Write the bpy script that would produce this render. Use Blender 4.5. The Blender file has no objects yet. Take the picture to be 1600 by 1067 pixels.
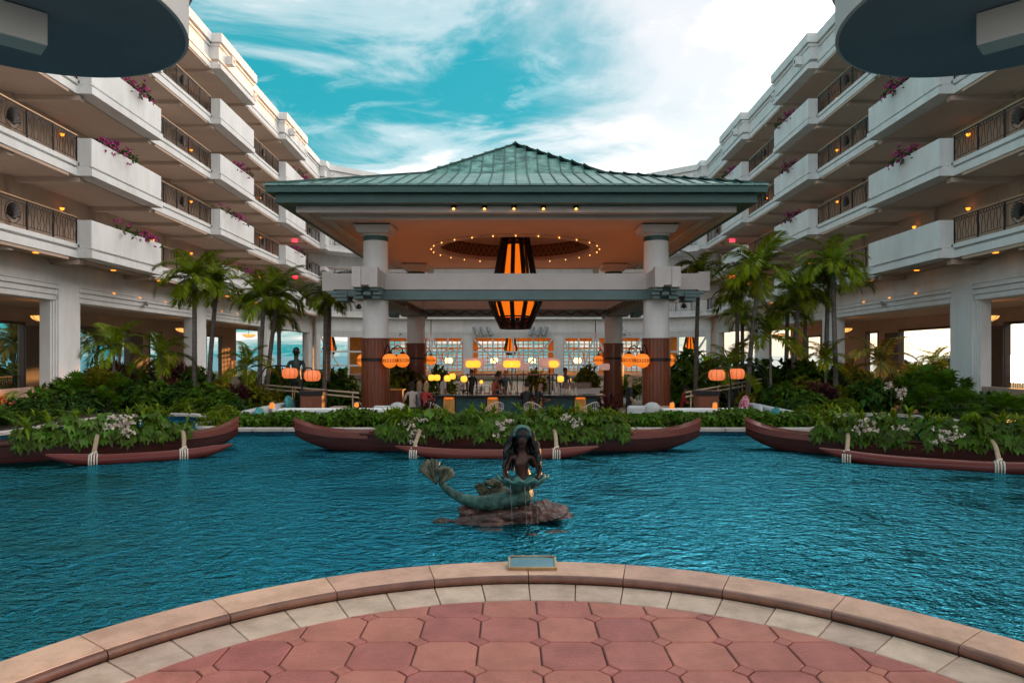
import bpy, bmesh, math, random
import numpy as np
from mathutils import Vector, Matrix
R = math.radians
rng = np.random.default_rng(7)
random.seed(7)
scene = bpy.context.scene
COL = scene.collection
# ------------------------------------------------------------------ camera
FPX = 1040.0
CX, CZ = -0.13, 1.55
cam = bpy.data.cameras.new('camera'); camo = bpy.data.objects.new('camera', cam); COL.objects.link(camo)
cam.sensor_width = 36.0; cam.lens = 36.0*FPX/1600.0; cam.shift_y = 21.5/1600.0
cam.clip_start = 0.05; cam.clip_end = 9000
camo.location = (CX, 0, CZ); camo.rotation_euler = (R(90), 0, 0)
scene.camera = camo
# ------------------------------------------------------------------ sky + sun
SUN_EL, SUN_AZ = R(2.6), R(37.0)          # low sun, to the right of the view axis
SUN_DIR = Vector((math.sin(SUN_AZ)*math.cos(SUN_EL), math.cos(SUN_AZ)*math.cos(SUN_EL), math.sin(SUN_EL)))
world = bpy.data.worlds.new('World'); scene.world = world; world.use_nodes = True
nt = world.node_tree; nt.nodes.clear()
def N(t, **k):
    n = nt.nodes.new(t)
    for a, b in k.items(): setattr(n, a, b)
    return n
out = N('ShaderNodeOutputWorld'); bg = N('ShaderNodeBackground'); bg.inputs[1].default_value = 0.1
nt.links.new(bg.outputs[0], out.inputs[0])
sky = N('ShaderNodeTexSky', sky_type='NISHITA', sun_disc=False, sun_elevation=SUN_EL, sun_rotation=SUN_AZ, air_density=1.2, dust_density=1.5, ozone_density=3.0)
tc = N('ShaderNodeTexCoord')
dot = N('ShaderNodeVectorMath', operation='DOT_PRODUCT'); nt.links.new(tc.outputs['Generated'], dot.inputs[0]); dot.inputs[1].default_value = (0.82, 0.36, 0.45)
sep = N('ShaderNodeSeparateXYZ'); nt.links.new(tc.outputs['Generated'], sep.inputs[0])
zc = N('ShaderNodeMath', operation='MAXIMUM'); nt.links.new(sep.outputs[2], zc.inputs[0]); zc.inputs[1].default_value = 0.0
za = N('ShaderNodeMath', operation='ADD'); nt.links.new(zc.outputs[0], za.inputs[0]); za.inputs[1].default_value = 0.22
dv = N('ShaderNodeVectorMath', operation='DIVIDE'); nt.links.new(tc.outputs['Generated'], dv.inputs[0])
cmb = N('ShaderNodeCombineXYZ')
for i in range(2): nt.links.new(za.outputs[0], cmb.inputs[i])
cmb.inputs[2].default_value = 1e6
nt.links.new(cmb.outputs[0], dv.inputs[1])
mp = N('ShaderNodeMapping'); nt.links.new(dv.outputs[0], mp.inputs[0]); mp.inputs['Rotation'].default_value = (0, 0, R(-35)); mp.inputs['Scale'].default_value = (1.0, 1.55, 1); mp.inputs['Location'].default_value = (2.3, 0.75, 0)
n1 = N('ShaderNodeTexNoise'); nt.links.new(mp.outputs[0], n1.inputs['Vector']); n1.inputs['Scale'].default_value = 1.5; n1.inputs['Detail'].default_value = 9; n1.inputs['Roughness'].default_value = 0.58; n1.inputs['Distortion'].default_value = 0.6
n2 = N('ShaderNodeTexNoise'); nt.links.new(mp.outputs[0], n2.inputs['Vector']); n2.inputs['Scale'].default_value = 5.5; n2.inputs['Detail'].default_value = 8; n2.inputs['Roughness'].default_value = 0.62; n2.inputs['Distortion'].default_value = 1.1
def ramp(src, stops, interp='EASE'):
    r = N('ShaderNodeValToRGB'); nt.links.new(src, r.inputs[0]); e = r.color_ramp; e.interpolation = interp
    while len(e.elements) < len(stops): e.elements.new(0.5)
    for el, (p, c) in zip(e.elements, stops):
        el.position = p; el.color = (c, c, c, 1) if not isinstance(c, tuple) else (*c, 1)
    return r.outputs[0]
def mixc(f, a, b, mode='MIX'):
    m = N('ShaderNodeMix', data_type='RGBA', blend_type=mode)
    for s, v in ((m.inputs[0], f), (m.inputs[6], a), (m.inputs[7], b)):
        if isinstance(v, (int, float)): s.default_value = v
        elif isinstance(v, tuple): s.default_value = (*v, 1)
        else: nt.links.new(v, s)
    return m.outputs[2]
nadd = N('ShaderNodeMath', operation='MULTIPLY_ADD'); nt.links.new(n1.outputs[0], nadd.inputs[0]); nadd.inputs[1].default_value = 0.42; nt.links.new(dot.outputs['Value'], nadd.inputs[2])
glow = ramp(nadd.outputs[0], [(0.66, 0.0), (0.86, 1.0)])      # fringe of the bright cloud field over the low sun, frayed by noise
core = ramp(nadd.outputs[0], [(0.90, 0.0), (0.965, 0.22), (1.0, 1.0)])
ny = N('ShaderNodeMath', operation='MULTIPLY'); nt.links.new(sep.outputs[1], ny.inputs[0]); ny.inputs[1].default_value = -1.0
anti = ramp(ny.outputs[0], [(0.0, 0.0), (0.9, 1.0)])          # the sky opposite the sunset: paler, faintly pink, a slow gradient
clear = mixc(anti, (0.02, 2.05, 2.30), (6.6, 6.0, 5.9))
base = mixc(core, mixc(glow, clear, (5.0, 4.85, 4.75)), (18.5, 17.2, 16.0))
dens = ramp(n1.outputs[0], [(0.44, 0.0), (0.56, 0.6), (0.66, 0.95)])
wisp = ramp(n2.outputs[0], [(0.50, 0.0), (0.74, 0.6)])
dsum = N('ShaderNodeMath', operation='MAXIMUM'); nt.links.new(dens, dsum.inputs[0]); nt.links.new(wisp, dsum.inputs[1])
shade = ramp(n1.outputs[0], [(0.46, (2.6, 4.0, 4.1)), (0.56, (5.0, 5.2, 5.1)), (0.66, (7.4, 6.6, 6.2))])
ccol = mixc(core, mixc(glow, shade, (6.4, 5.6, 5.3)), (16.0, 14.2, 13.2))
full = mixc(dsum.outputs[0], base, ccol)
tint = mixc(1.0, sky.outputs[0], (0.45, 0.75, 0.8), 'MULTIPLY')
add = mixc(1.0, full, tint, 'ADD')
nt.links.new(add, bg.inputs[0])
sl = bpy.data.lights.new('sun', 'SUN'); sl.energy = 2.6; sl.angle = R(0.6); sl.color = (1.0, 0.44, 0.13)
slo = bpy.data.objects.new('sun', sl); COL.objects.link(slo); slo.rotation_euler = (-SUN_DIR).to_track_quat('-Z', 'Y').to_euler(); slo.location = (20, 30, 40)
vs = scene.view_settings; vs.view_transform = 'Standard'; vs.look = 'None'; vs.exposure = 0.76; vs.gamma = 1.0; vs.use_curve_mapping = False
cy = scene.cycles; cy.use_denoising = True; cy.max_bounces = 4; cy.diffuse_bounces = 3; cy.glossy_bounces = 2; cy.transparent_max_bounces = 8; cy.transmission_bounces = 4
cy.caustics_reflective = False; cy.caustics_refractive = False; cy.sample_clamp_indirect = 6.0; cy.use_adaptive_sampling = True; cy.adaptive_threshold = 0.03
# ------------------------------------------------------------------ materials
MATS = {}
def M(name, col, rough=0.6, var=0.10, scale=3.0, col2=None, bump=0.0, bscale=30.0, metal=0.0, spec=0.5, rnd=0.0, island=0.0, emit=None, es=0.0, stretch=(1, 1, 1), coat=0.0, trans=0.0, contrast=(0.35, 0.65), stain=None):
    m = bpy.data.materials.new(name); m.use_nodes = True; t = m.node_tree; b = t.nodes['Principled BSDF']; L = t.links.new
    nn = lambda ty, **k: _mk(t, ty, k)
    b.inputs['Roughness'].default_value = rough; b.inputs['Metallic'].default_value = metal; b.inputs['Specular IOR Level'].default_value = spec; b.inputs['Coat Weight'].default_value = coat
    cd = nn('ShaderNodeTexCoord'); mpg = nn('ShaderNodeMapping'); L(cd.outputs['Object'], mpg.inputs[0]); mpg.inputs['Scale'].default_value = stretch
    no = nn('ShaderNodeTexNoise'); no.inputs['Scale'].default_value = scale; no.inputs['Detail'].default_value = 6; no.inputs['Roughness'].default_value = 0.62; L(mpg.outputs[0], no.inputs['Vector'])
    rp = nn('ShaderNodeValToRGB'); L(no.outputs[0], rp.inputs[0])
    c2 = col2 or tuple(min(1, c*(1+var)) for c in col); c1 = col if col2 else tuple(c*(1-var) for c in col)
    rp.color_ramp.elements[0].position = contrast[0]; rp.color_ramp.elements[1].position = contrast[1]
    rp.color_ramp.elements[0].color = (*c1, 1); rp.color_ramp.elements[1].color = (*c2, 1)
    col_out = rp.outputs[0]
    for amt, src in ((rnd, 'obj'), (island, 'isl')):
        if amt > 0:
            s = nn('ShaderNodeObjectInfo').outputs['Random'] if src == 'obj' else nn('ShaderNodeNewGeometry').outputs['Random Per Island']
            mr = nn('ShaderNodeMapRange'); L(s, mr.inputs[0]); mr.inputs[3].default_value = 1-amt; mr.inputs[4].default_value = 1+amt
            hs = nn('ShaderNodeHueSaturation'); L(mr.outputs[0], hs.inputs['Value']); L(col_out, hs.inputs['Color'])
            mh = nn('ShaderNodeMapRange'); L(s, mh.inputs[0]); mh.inputs[3].default_value = 0.5-amt*0.06; mh.inputs[4].default_value = 0.5+amt*0.05; L(mh.outputs[0], hs.inputs['Hue'])
            col_out = hs.outputs[0]
    if stain:
        sc, am, st = stain; m2 = nn('ShaderNodeMapping'); L(cd.outputs['Object'], m2.inputs[0]); m2.inputs['Scale'].default_value = st
        n2_ = nn('ShaderNodeTexNoise'); n2_.inputs['Scale'].default_value = sc; n2_.inputs['Detail'].default_value = 8; n2_.inputs['Roughness'].default_value = 0.7; L(m2.outputs[0], n2_.inputs['Vector'])
        r2 = nn('ShaderNodeValToRGB'); L(n2_.outputs[0], r2.inputs[0]); r2.color_ramp.elements[0].position = 0.38; r2.color_ramp.elements[1].position = 0.56; q_ = 1-am
        r2.color_ramp.elements[0].color = (q_, q_*0.98, q_*0.95, 1); r2.color_ramp.elements[1].color = (1, 1, 1, 1)
        mm = nn('ShaderNodeMix', data_type='RGBA', blend_type='MULTIPLY'); mm.inputs[0].default_value = 1.0; L(col_out, mm.inputs[6]); L(r2.outputs[0], mm.inputs[7]); col_out = mm.outputs[2]
    L(col_out, b.inputs['Base Color'])
    if bump > 0:
        nb = nn('ShaderNodeTexNoise'); nb.inputs['Scale'].default_value = bscale; nb.inputs['Detail'].default_value = 5; L(mpg.outputs[0], nb.inputs['Vector'])
        bp = nn('ShaderNodeBump'); bp.inputs['Strength'].default_value = bump; bp.inputs['Distance'].default_value = 0.02; L(nb.outputs[0], bp.inputs['Height']); L(bp.outputs[0], b.inputs['Normal'])
    if emit: b.inputs['Emission Color'].default_value = (*emit, 1); b.inputs['Emission Strength'].default_value = es
    if trans > 0:
        tr = nn('ShaderNodeBsdfTranslucent'); L(col_out, tr.inputs[0]); mx = nn('ShaderNodeMixShader'); mx.inputs[0].default_value = trans
        o = t.nodes['Material Output']; L(b.outputs[0], mx.inputs[1]); L(tr.outputs[0], mx.inputs[2]); L(mx.outputs[0], o.inputs[0])
    MATS[name] = m
    return m
def _mk(t, ty, k):
    n = t.nodes.new(ty)
    for a, v in k.items(): setattr(n, a, v)
    return n
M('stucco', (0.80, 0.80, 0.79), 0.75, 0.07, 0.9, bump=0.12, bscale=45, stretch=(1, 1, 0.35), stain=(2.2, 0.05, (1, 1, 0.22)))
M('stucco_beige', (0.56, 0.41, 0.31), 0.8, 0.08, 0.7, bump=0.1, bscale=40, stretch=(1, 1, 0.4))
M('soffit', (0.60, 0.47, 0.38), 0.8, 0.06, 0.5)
M('stone_grey', (0.58, 0.53, 0.50), 0.7, 0.07, 0.8, bump=0.1, bscale=30)
M('beam_green', (0.13, 0.20, 0.20), 0.6, 0.12, 1.2)
M('fascia_green', (0.030, 0.095, 0.085), 0.45, 0.15, 1.5, stretch=(1, 1, 4))
M('copper', (0.018, 0.10, 0.085), 0.5, col2=(0.20, 0.42, 0.35), scale=2.4, rnd=0.22, bump=0.15, bscale=14, contrast=(0.38, 0.66))
M('copper_low', (0.10, 0.25, 0.22), 0.45, col2=(0.30, 0.43, 0.38), scale=1.6, rnd=0.15, bump=0.1, bscale=10)
M('ceiling_warm', (0.62, 0.43, 0.34), 0.75, 0.04, 0.6)
M('terracotta', (0.40, 0.122, 0.090), 0.5, col2=(0.52, 0.178, 0.138), scale=5.0, rnd=0.13, bump=0.3, bscale=60, contrast=(0.25, 0.75), stain=(3.5, 0.20, (1, 1, 1)))
M('grout', (0.10, 0.07, 0.06), 0.9, 0.2, 20)
M('limestone', (0.55, 0.385, 0.29), 0.55, col2=(0.65, 0.475, 0.37), scale=7, rnd=0.10, bump=0.2, bscale=50, stain=(4.0, 0.22, (1, 1, 1)))
M('coping', (0.66, 0.39, 0.275), 0.45, col2=(0.73, 0.43, 0.31), scale=6, rnd=0.09, bump=0.18, bscale=50, stain=(4.5, 0.25, (1, 1, 1)))
M('bullnose', (0.16, 0.065, 0.04), 0.35, 0.25, 8, rnd=0.15)
M('pool_tile', (0.008, 0.05, 0.085), 0.25, 0.25, 12, rnd=0.2)
M('pool_cap', (0.50, 0.44, 0.40), 0.6, 0.12, 5, rnd=0.08)
M('pavement', (0.36, 0.28, 0.23), 0.75, 0.15, 3, bump=0.1)
M('soil', (0.045, 0.03, 0.02), 0.95, 0.3, 6, bump=0.5, bscale=12)
M('lawn', (0.05, 0.075, 0.02), 0.95, 0.3, 0.6, bump=0.5, bscale=8)
M('wood_dark', (0.12, 0.028, 0.012), 0.42, col2=(0.21, 0.058, 0.024), scale=3.0, stretch=(9, 9, 0.5), rnd=0.15)
M('wood_hull', (0.045, 0.008, 0.005), 0.33, col2=(0.07, 0.017, 0.011), scale=3.2, stretch=(0.5, 6, 9), spec=0.25, rnd=0.08, bump=0.2, bscale=6)
M('wood_red', (0.125, 0.02, 0.013), 0.28, col2=(0.155, 0.034, 0.023), scale=2.6, stretch=(0.7, 6, 6), spec=0.35, rnd=0.1)
M('wood_pale', (0.34, 0.24, 0.15), 0.5, 0.2, 6, stretch=(1, 4, 4))
M('cord', (0.62, 0.58, 0.50), 0.8, 0.2, 40, bump=0.5, bscale=120)
M('wood_door', (0.075, 0.045, 0.030), 0.5, 0.25, 2, stretch=(6, 6, 0.5))
M('wood_amber', (0.62, 0.30, 0.06), 0.5, 0.2, 4)
M('iron', (0.035, 0.028, 0.026), 0.45, 0.2, 20, metal=0.6)
M('rail_cap', (0.50, 0.30, 0.15), 0.35, 0.15, 2, metal=0.5)
M('black_metal', (0.012, 0.012, 0.013), 0.4, 0.2, 10, metal=0.4)
M('bronze_dark', (0.018, 0.022, 0.020), 0.38, col2=(0.035, 0.060, 0.055), scale=5, metal=0.55, bump=0.2, bscale=30)
M('bronze_skin', (0.03, 0.011, 0.008), 0.36, col2=(0.07, 0.027, 0.019), scale=7, metal=0.4, bump=0.12, bscale=40)
M('bronze_hair', (0.006, 0.006, 0.006), 0.4, col2=(0.025, 0.04, 0.042), scale=9, metal=0.4, bump=0.5, bscale=40, contrast=(0.5, 0.8))
M('bronze_green', (0.01, 0.026, 0.02), 0.36, col2=(0.055, 0.15, 0.12), scale=16, metal=0.35, bump=0.7, bscale=90)
M('bronze_fin', (0.022, 0.026, 0.014), 0.4, col2=(0.15, 0.15, 0.095), scale=10, metal=0.3, bump=0.5, bscale=50)
M('bronze_shell', (0.03, 0.09, 0.08), 0.3, col2=(0.10, 0.24, 0.21), scale=12, metal=0.4)
M('rock', (0.022, 0.012, 0.01), 0.4, col2=(0.13, 0.06, 0.046), scale=5, bump=0.9, bscale=14)
M('rock_wet', (0.012, 0.012, 0.010), 0.2, col2=(0.05, 0.045, 0.035), scale=9, bump=0.9, bscale=20)
M('plaque', (0.10, 0.22, 0.26), 0.3, 0.15, 12, spec=0.6)
M('brass', (0.45, 0.32, 0.18), 0.35, 0.15, 10, metal=0.8)
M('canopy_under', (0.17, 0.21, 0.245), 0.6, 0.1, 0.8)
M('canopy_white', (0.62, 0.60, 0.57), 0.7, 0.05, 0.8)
LEAF = dict(rough=0.5, spec=0.16, trans=0.36)
M('leaf_green', (0.07, 0.142, 0.007), var=0.3, scale=3, island=0.45, **LEAF)
M('leaf_bright', (0.125, 0.185, 0.006), var=0.3, scale=3, island=0.45, **LEAF)
M('leaf_dark', (0.036, 0.086, 0.009), var=0.3, scale=3, island=0.5, **LEAF)
M('leaf_olive', (0.14, 0.14, 0.007), var=0.3, scale=3, island=0.5, **LEAF)
M('leaf_red', (0.060, 0.012, 0.016), var=0.4, scale=3, island=0.6, **LEAF)
M('leaf_palm', (0.175, 0.225, 0.006), var=0.35, scale=2, island=0.35, rnd=0.3, **LEAF)
M('leaf_palm_suntint', (0.22, 0.17, 0.03), var=0.35, scale=2, island=0.35, rnd=0.3, **LEAF)  # palm leaf with golden sunlight put into its colour
M('petal_magenta', (0.42, 0.02, 0.20), 0.6, 0.25, 8, island=0.35, trans=0.3)
M('petal_white', (0.72, 0.60, 0.52), 0.6, 0.15, 8, island=0.25, trans=0.25)
M('petal_orange', (0.62, 0.12, 0.02), 0.6, 0.2, 8, island=0.3, trans=0.25)
M('trunk', (0.10, 0.085, 0.075), 0.8, col2=(0.20, 0.17, 0.15), scale=2.5, stretch=(1, 1, 7), bump=0.4, bscale=12)
M('crownshaft', (0.10, 0.17, 0.05), 0.45, 0.2, 4, stretch=(6, 6, 0.6))
M('stem', (0.05, 0.06, 0.02), 0.7, 0.3, 6)
M('lamp_amber', (0.9, 0.45, 0.1), 0.5, 0.05, 3, emit=(1.0, 0.30, 0.02), es=1.6)
M('lamp_yellow', (0.9, 0.6, 0.1), 0.5, 0.05, 3, emit=(1.0, 0.40, 0.03), es=0.95)
M('lantern_orange', (0.75, 0.22, 0.04), 0.6, 0.06, 6, emit=(1.0, 0.22, 0.016), es=0.48)
M('lantern_coral', (0.75, 0.25, 0.12), 0.6, 0.06, 6, emit=(1.0, 0.20, 0.045), es=0.36)
M('shade_pink', (0.62, 0.42, 0.38), 0.7, 0.08, 5, emit=(1.0, 0.55, 0.45), es=0.18)
M('glow_orange', (0.8, 0.28, 0.03), 0.6, 0.1, 2, emit=(1.0, 0.18, 0.006), es=0.52)
M('lobby_fill', (0.9, 0.5, 0.1), 0.5, 0.05, 3, emit=(1.0, 0.42, 0.08), es=11.0)  # emission of the added lamps that brighten the lobby
M('lamp_uplight', (0.9, 0.5, 0.1), 0.5, 0.05, 3, emit=(1.0, 0.30, 0.06), es=4.5)
M('leaf_lobed', (0.072, 0.14, 0.008), 0.34, var=0.35, scale=4, island=0.5, spec=0.22, trans=0.34)
M('bulb', (1, 0.8, 0.5), 0.4, 0.0, 1, emit=(1.0, 0.45, 0.10), es=1.8)
M('exit_red', (0.8, 0.05, 0.05), 0.5, 0.0, 1, emit=(1.0, 0.02, 0.04), es=3.0)
M('shade_glass', (0.55, 0.30, 0.10), 0.4, 0.1, 3, emit=(1.0, 0.42, 0.10), es=0.9)
M('teal_panel', (0.010, 0.060, 0.062), 0.35, 0.2, 3, rnd=0.15)
M('counter_top', (0.03, 0.032, 0.03), 0.12, 0.3, 6)
M('white_paint', (0.72, 0.72, 0.70), 0.55, 0.05, 2)
M('rattan', (0.66, 0.55, 0.50), 0.6, 0.15, 20)
M('fabric_white', (0.50, 0.50, 0.50), 0.9, 0.12, 5, bump=0.3, bscale=12)
M('fabric_teal', (0.05, 0.25, 0.26), 0.9, 0.3, 5, bump=0.3, bscale=12)
M('fabric_pink', (0.55, 0.06, 0.16), 0.9, col2=(0.75, 0.55, 0.5), scale=22, contrast=(0.5, 0.56))
M('plaster_pink', (0.42, 0.28, 0.22), 0.8, 0.1, 3)
M('handrail', (0.55, 0.42, 0.30), 0.5, 0.1, 3)
M('glass_ware', (0.45, 0.38, 0.30), 0.1, 0.4, 20, rnd=0.5)
M('camera_grey', (0.30, 0.33, 0.34), 0.4, 0.1, 5)
M('sea', (0.02, 0.14, 0.22), 0.25, 0.2, 0.02, bump=0.3, bscale=0.4)
# water of the pool: teal body, clear gloss, wind ripples
def water_mat():
    m = bpy.data.materials.new('pool_water'); m.use_nodes = True; t = m.node_tree; b = t.nodes['Principled BSDF']; L = t.links.new
    geo = t.nodes.new('ShaderNodeNewGeometry')
    mpg = t.nodes.new('ShaderNodeMapping'); L(geo.outputs['Position'], mpg.inputs[0]); mpg.inputs['Scale'].default_value = (1.0, 1.35, 1); mpg.inputs['Rotation'].default_value = (0, 0, R(8))
    def noise(s, d, ro=0.55, dist=0.0):
        n = t.nodes.new('ShaderNodeTexNoise'); n.inputs['Scale'].default_value = s; n.inputs['Detail'].default_value = d; n.inputs['Roughness'].default_value = ro; n.inputs['Distortion'].default_value = dist; L(mpg.outputs[0], n.inputs['Vector']); return n.outputs[0]
    a = noise(6.0, 3, 0.5, 0.6); c = noise(20.0, 3, 0.55, 0.8); d = noise(0.45, 4, 0.6); w = noise(0.8, 2)
    m1 = t.nodes.new('ShaderNodeMath'); m1.operation = 'MULTIPLY_ADD'; L(c, m1.inputs[0]); m1.inputs[1].default_value = 0.40; L(a, m1.inputs[2])
    st = t.nodes.new('ShaderNodeMapRange'); L(w, st.inputs[0]); st.inputs[1].default_value = 0.35; st.inputs[2].default_value = 0.65; st.inputs[3].default_value = 0.40; st.inputs[4].default_value = 1.0
    bp = t.nodes.new('ShaderNodeBump'); L(st.outputs[0], bp.inputs['Strength']); bp.inputs['Distance'].default_value = 0.068; L(m1.outputs[0], bp.inputs['Height']); 
    rp = t.nodes.new('ShaderNodeValToRGB'); L(d, rp.inputs[0]); rp.color_ramp.elements[0].position = 0.36; rp.color_ramp.elements[1].position = 0.66
    rp.color_ramp.elements[0].color = (0.0, 0.085, 0.125, 1); rp.color_ramp.elements[1].color = (0.0, 0.140, 0.185, 1)
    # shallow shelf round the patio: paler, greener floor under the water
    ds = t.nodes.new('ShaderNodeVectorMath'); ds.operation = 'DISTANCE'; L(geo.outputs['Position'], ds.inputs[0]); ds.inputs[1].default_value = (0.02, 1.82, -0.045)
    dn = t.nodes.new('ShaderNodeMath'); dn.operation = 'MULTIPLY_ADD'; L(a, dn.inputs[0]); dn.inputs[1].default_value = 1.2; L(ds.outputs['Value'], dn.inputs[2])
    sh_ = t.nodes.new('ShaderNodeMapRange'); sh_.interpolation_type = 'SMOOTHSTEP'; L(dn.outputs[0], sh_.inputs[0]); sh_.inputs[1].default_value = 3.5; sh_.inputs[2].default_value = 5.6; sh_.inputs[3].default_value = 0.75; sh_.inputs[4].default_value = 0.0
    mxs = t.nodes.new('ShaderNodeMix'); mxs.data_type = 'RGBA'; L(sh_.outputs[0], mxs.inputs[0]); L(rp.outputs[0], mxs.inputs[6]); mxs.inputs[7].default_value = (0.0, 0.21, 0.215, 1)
    t.nodes.remove(b); df = t.nodes.new('ShaderNodeBsdfDiffuse'); L(mxs.outputs[2], df.inputs[0]); L(bp.outputs[0], df.inputs['Normal'])
    gy = t.nodes.new('ShaderNodeBsdfGlossy'); gy.inputs['Color'].default_value = (0.07, 0.46, 0.62, 1); gy.inputs['Roughness'].default_value = 0.06; L(bp.outputs[0], gy.inputs['Normal'])
    fr = t.nodes.new('ShaderNodeFresnel'); fr.inputs['IOR'].default_value = 1.29; L(bp.outputs[0], fr.inputs['Normal'])
    ms = t.nodes.new('ShaderNodeMixShader'); L(fr.outputs[0], ms.inputs[0]); L(df.outputs[0], ms.inputs[1]); L(gy.outputs[0], ms.inputs[2]); L(ms.outputs[0], t.nodes['Material Output'].inputs[0])
    MATS['water'] = m
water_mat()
# ------------------------------------------------------------------ mesh helpers
class G:
    def __init__(s): s.v = []; s.f = []; s.m = []
    def add(s, vs, fs, m=0, X=None):
        o = len(s.v)
        s.v += [tuple(X @ Vector(v)) for v in vs] if X is not None else [tuple(v) for v in vs]
        for f in fs: s.f.append(tuple(i+o for i in f)); s.m.append(m)
        return s
    def box(s, x0, x1, y0, y1, z0, z1, m=0, X=None):
        x0, x1 = min(x0, x1), max(x0, x1); y0, y1 = min(y0, y1), max(y0, y1); z0, z1 = min(z0, z1), max(z0, z1)
        return s.add([(x0,y0,z0),(x1,y0,z0),(x1,y1,z0),(x0,y1,z0),(x0,y0,z1),(x1,y0,z1),(x1,y1,z1),(x0,y1,z1)],
                     [(3,2,1,0),(4,5,6,7),(0,1,5,4),(1,2,6,5),(2,3,7,6),(3,0,4,7)], m, X)
    def prism(s, poly, z0, z1, m=0, X=None, mtop=None):
        n = len(poly)
        vs = [(p[0], p[1], z0) for p in poly]+[(p[0], p[1], z1) for p in poly]
        s.add(vs, [tuple(range(n-1, -1, -1))]+[(i, (i+1) % n, n+(i+1) % n, n+i) for i in range(n)], m, X)
        return s.add([(p[0], p[1], z1) for p in poly], [tuple(range(n))], m if mtop is None else mtop, X)
    def bar(s, a, b, w, h=None, m=0, up=(0, 0, 1)):
        a = Vector(a); b = Vector(b); d = b-a; L = d.length
        if L < 1e-6: return s
        d /= L; u = Vector(up)
        if abs(d.dot(u)) > 0.98: u = Vector((0, 1, 0))
        x = d.cross(u).normalized(); z = x.cross(d); h = h or w
        c = [x*sx*w/2+z*sz*h/2 for sx, sz in ((-1,-1),(1,-1),(1,1),(-1,1))]
        return s.add([a+k for k in c]+[b+k for k in c], [(3,2,1,0),(4,5,6,7),(0,1,5,4),(1,2,6,5),(2,3,7,6),(3,0,4,7)], m)
    def tube(s, pts, rad, n=8, m=0, cap=True, sx=1.0):
        pts = [Vector(p) for p in pts]; k = len(pts)
        rad = [rad]*k if isinstance(rad, (int, float)) else rad
        rings = []; prev = None
        for i, p in enumerate(pts):
            d = (pts[min(i+1, k-1)]-pts[max(i-1, 0)]).normalized()
            if prev is None:
                ref = Vector((0, 0, 1)) if abs(d.z) < 0.9 else Vector((0, 1, 0))
                x = d.cross(ref).normalized()
            else: x = (prev-d*prev.dot(d)).normalized()
            y = d.cross(x); prev = x
            rings.append([p+(x*math.cos(2*math.pi*j/n)*sx+y*math.sin(2*math.pi*j/n))*rad[i] for j in range(n)])
        vs = [v for r in rings for v in r]; fs = []
        for i in range(k-1):
            for j in range(n): fs.append((i*n+j, i*n+(j+1) % n, (i+1)*n+(j+1) % n, (i+1)*n+j))
        if cap: fs += [tuple(range(n-1, -1, -1)), tuple(range((k-1)*n, k*n))]
        return s.add(vs, fs, m)
    def lathe(s, prof, n=20, c=(0, 0, 0), m=0, cap=False):
        vs = []; fs = []
        for r, z in prof:
            vs += [(c[0]+r*math.cos(2*math.pi*j/n), c[1]+r*math.sin(2*math.pi*j/n), c[2]+z) for j in range(n)]
        for i in range(len(prof)-1):
            for j in range(n): fs.append((i*n+j, i*n+(j+1) % n, (i+1)*n+(j+1) % n, (i+1)*n+j))
        if cap: fs += [tuple(range(n-1, -1, -1)), tuple(range((len(prof)-1)*n, len(prof)*n))]
        return s.add(vs, fs, m)
    def blob(s, c, r, n=10, k=6, m=0):
        prof = [(math.sin(math.pi*i/k)*1.0, -math.cos(math.pi*i/k)) for i in range(k+1)]
        r = (r, r, r) if isinstance(r, (int, float)) else r
        vs = []; fs = []
        for a, z in prof:
            vs += [(c[0]+r[0]*a*math.cos(2*math.pi*j/n), c[1]+r[1]*a*math.sin(2*math.pi*j/n), c[2]+r[2]*z) for j in range(n)]
        for i in range(k):
            for j in range(n): fs.append((i*n+j, i*n+(j+1) % n, (i+1)*n+(j+1) % n, (i+1)*n+j))
        return s.add(vs, fs, m)
    def mesh(s, name, mats, smooth=False):
        me = bpy.data.meshes.new(name); me.from_pydata(s.v, [], s.f)
        for k in (mats if isinstance(mats, (list, tuple)) else [mats]): me.materials.append(MATS[k])
        me.polygons.foreach_set('material_index', s.m)
        if smooth: me.polygons.foreach_set('use_smooth', [True]*len(s.f))
        me.update(); return me
    def obj(s, name, mats, parent=None, smooth=False, bevel=0.0, loc=None):
        return put(name, s.mesh(name, mats, smooth), parent, bevel, loc)
def put(name, me, parent=None, bevel=0.0, loc=None, rz=None):
    o = bpy.data.objects.new(name, me); COL.objects.link(o)
    if parent is not None: o.parent = parent
    if loc is not None: o.location = loc
    if rz is not None: o.rotation_euler = (0, 0, rz)
    if bevel:
        b = o.modifiers.new('bevel', 'BEVEL'); b.width = bevel; b.segments = 2; b.limit_method = 'ANGLE'
    return o
def autosmooth(o):
    for p in o.data.polygons: p.use_smooth = True
    try: o.data.set_sharp_from_angle(angle=R(38))
    except Exception: pass
    return o
def tag(o, label, cat, group=None):
    o['label'] = label; o['category'] = cat
    if group: o['group'] = group
    return o
def struct(o, label=None):
    o['kind'] = 'structure'
    if label: o['label'] = label
    return o
def stuff(o): o['kind'] = 'stuff'; return o
def empty(name, loc=(0, 0, 0), rz=0, label=None, cat=None, group=None):
    o = bpy.data.objects.new(name, None); COL.objects.link(o); o.location = loc; o.rotation_euler = (0, 0, rz); o.empty_display_size = 0.1
    if label: tag(o, label, cat, group)
    return o
def copy_tree(o, parent=None):
    c = o.copy(); COL.objects.link(c); c.parent = parent
    for ch in list(o.children): copy_tree(ch, c)
    return c
def at(px, Y): return CX+(px-800.0)/FPX*Y          # lateral place of something seen at picture column px and standing Y metres off
def zat(py, Y): return CZ-(py-555.0)/FPX*Y
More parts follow.
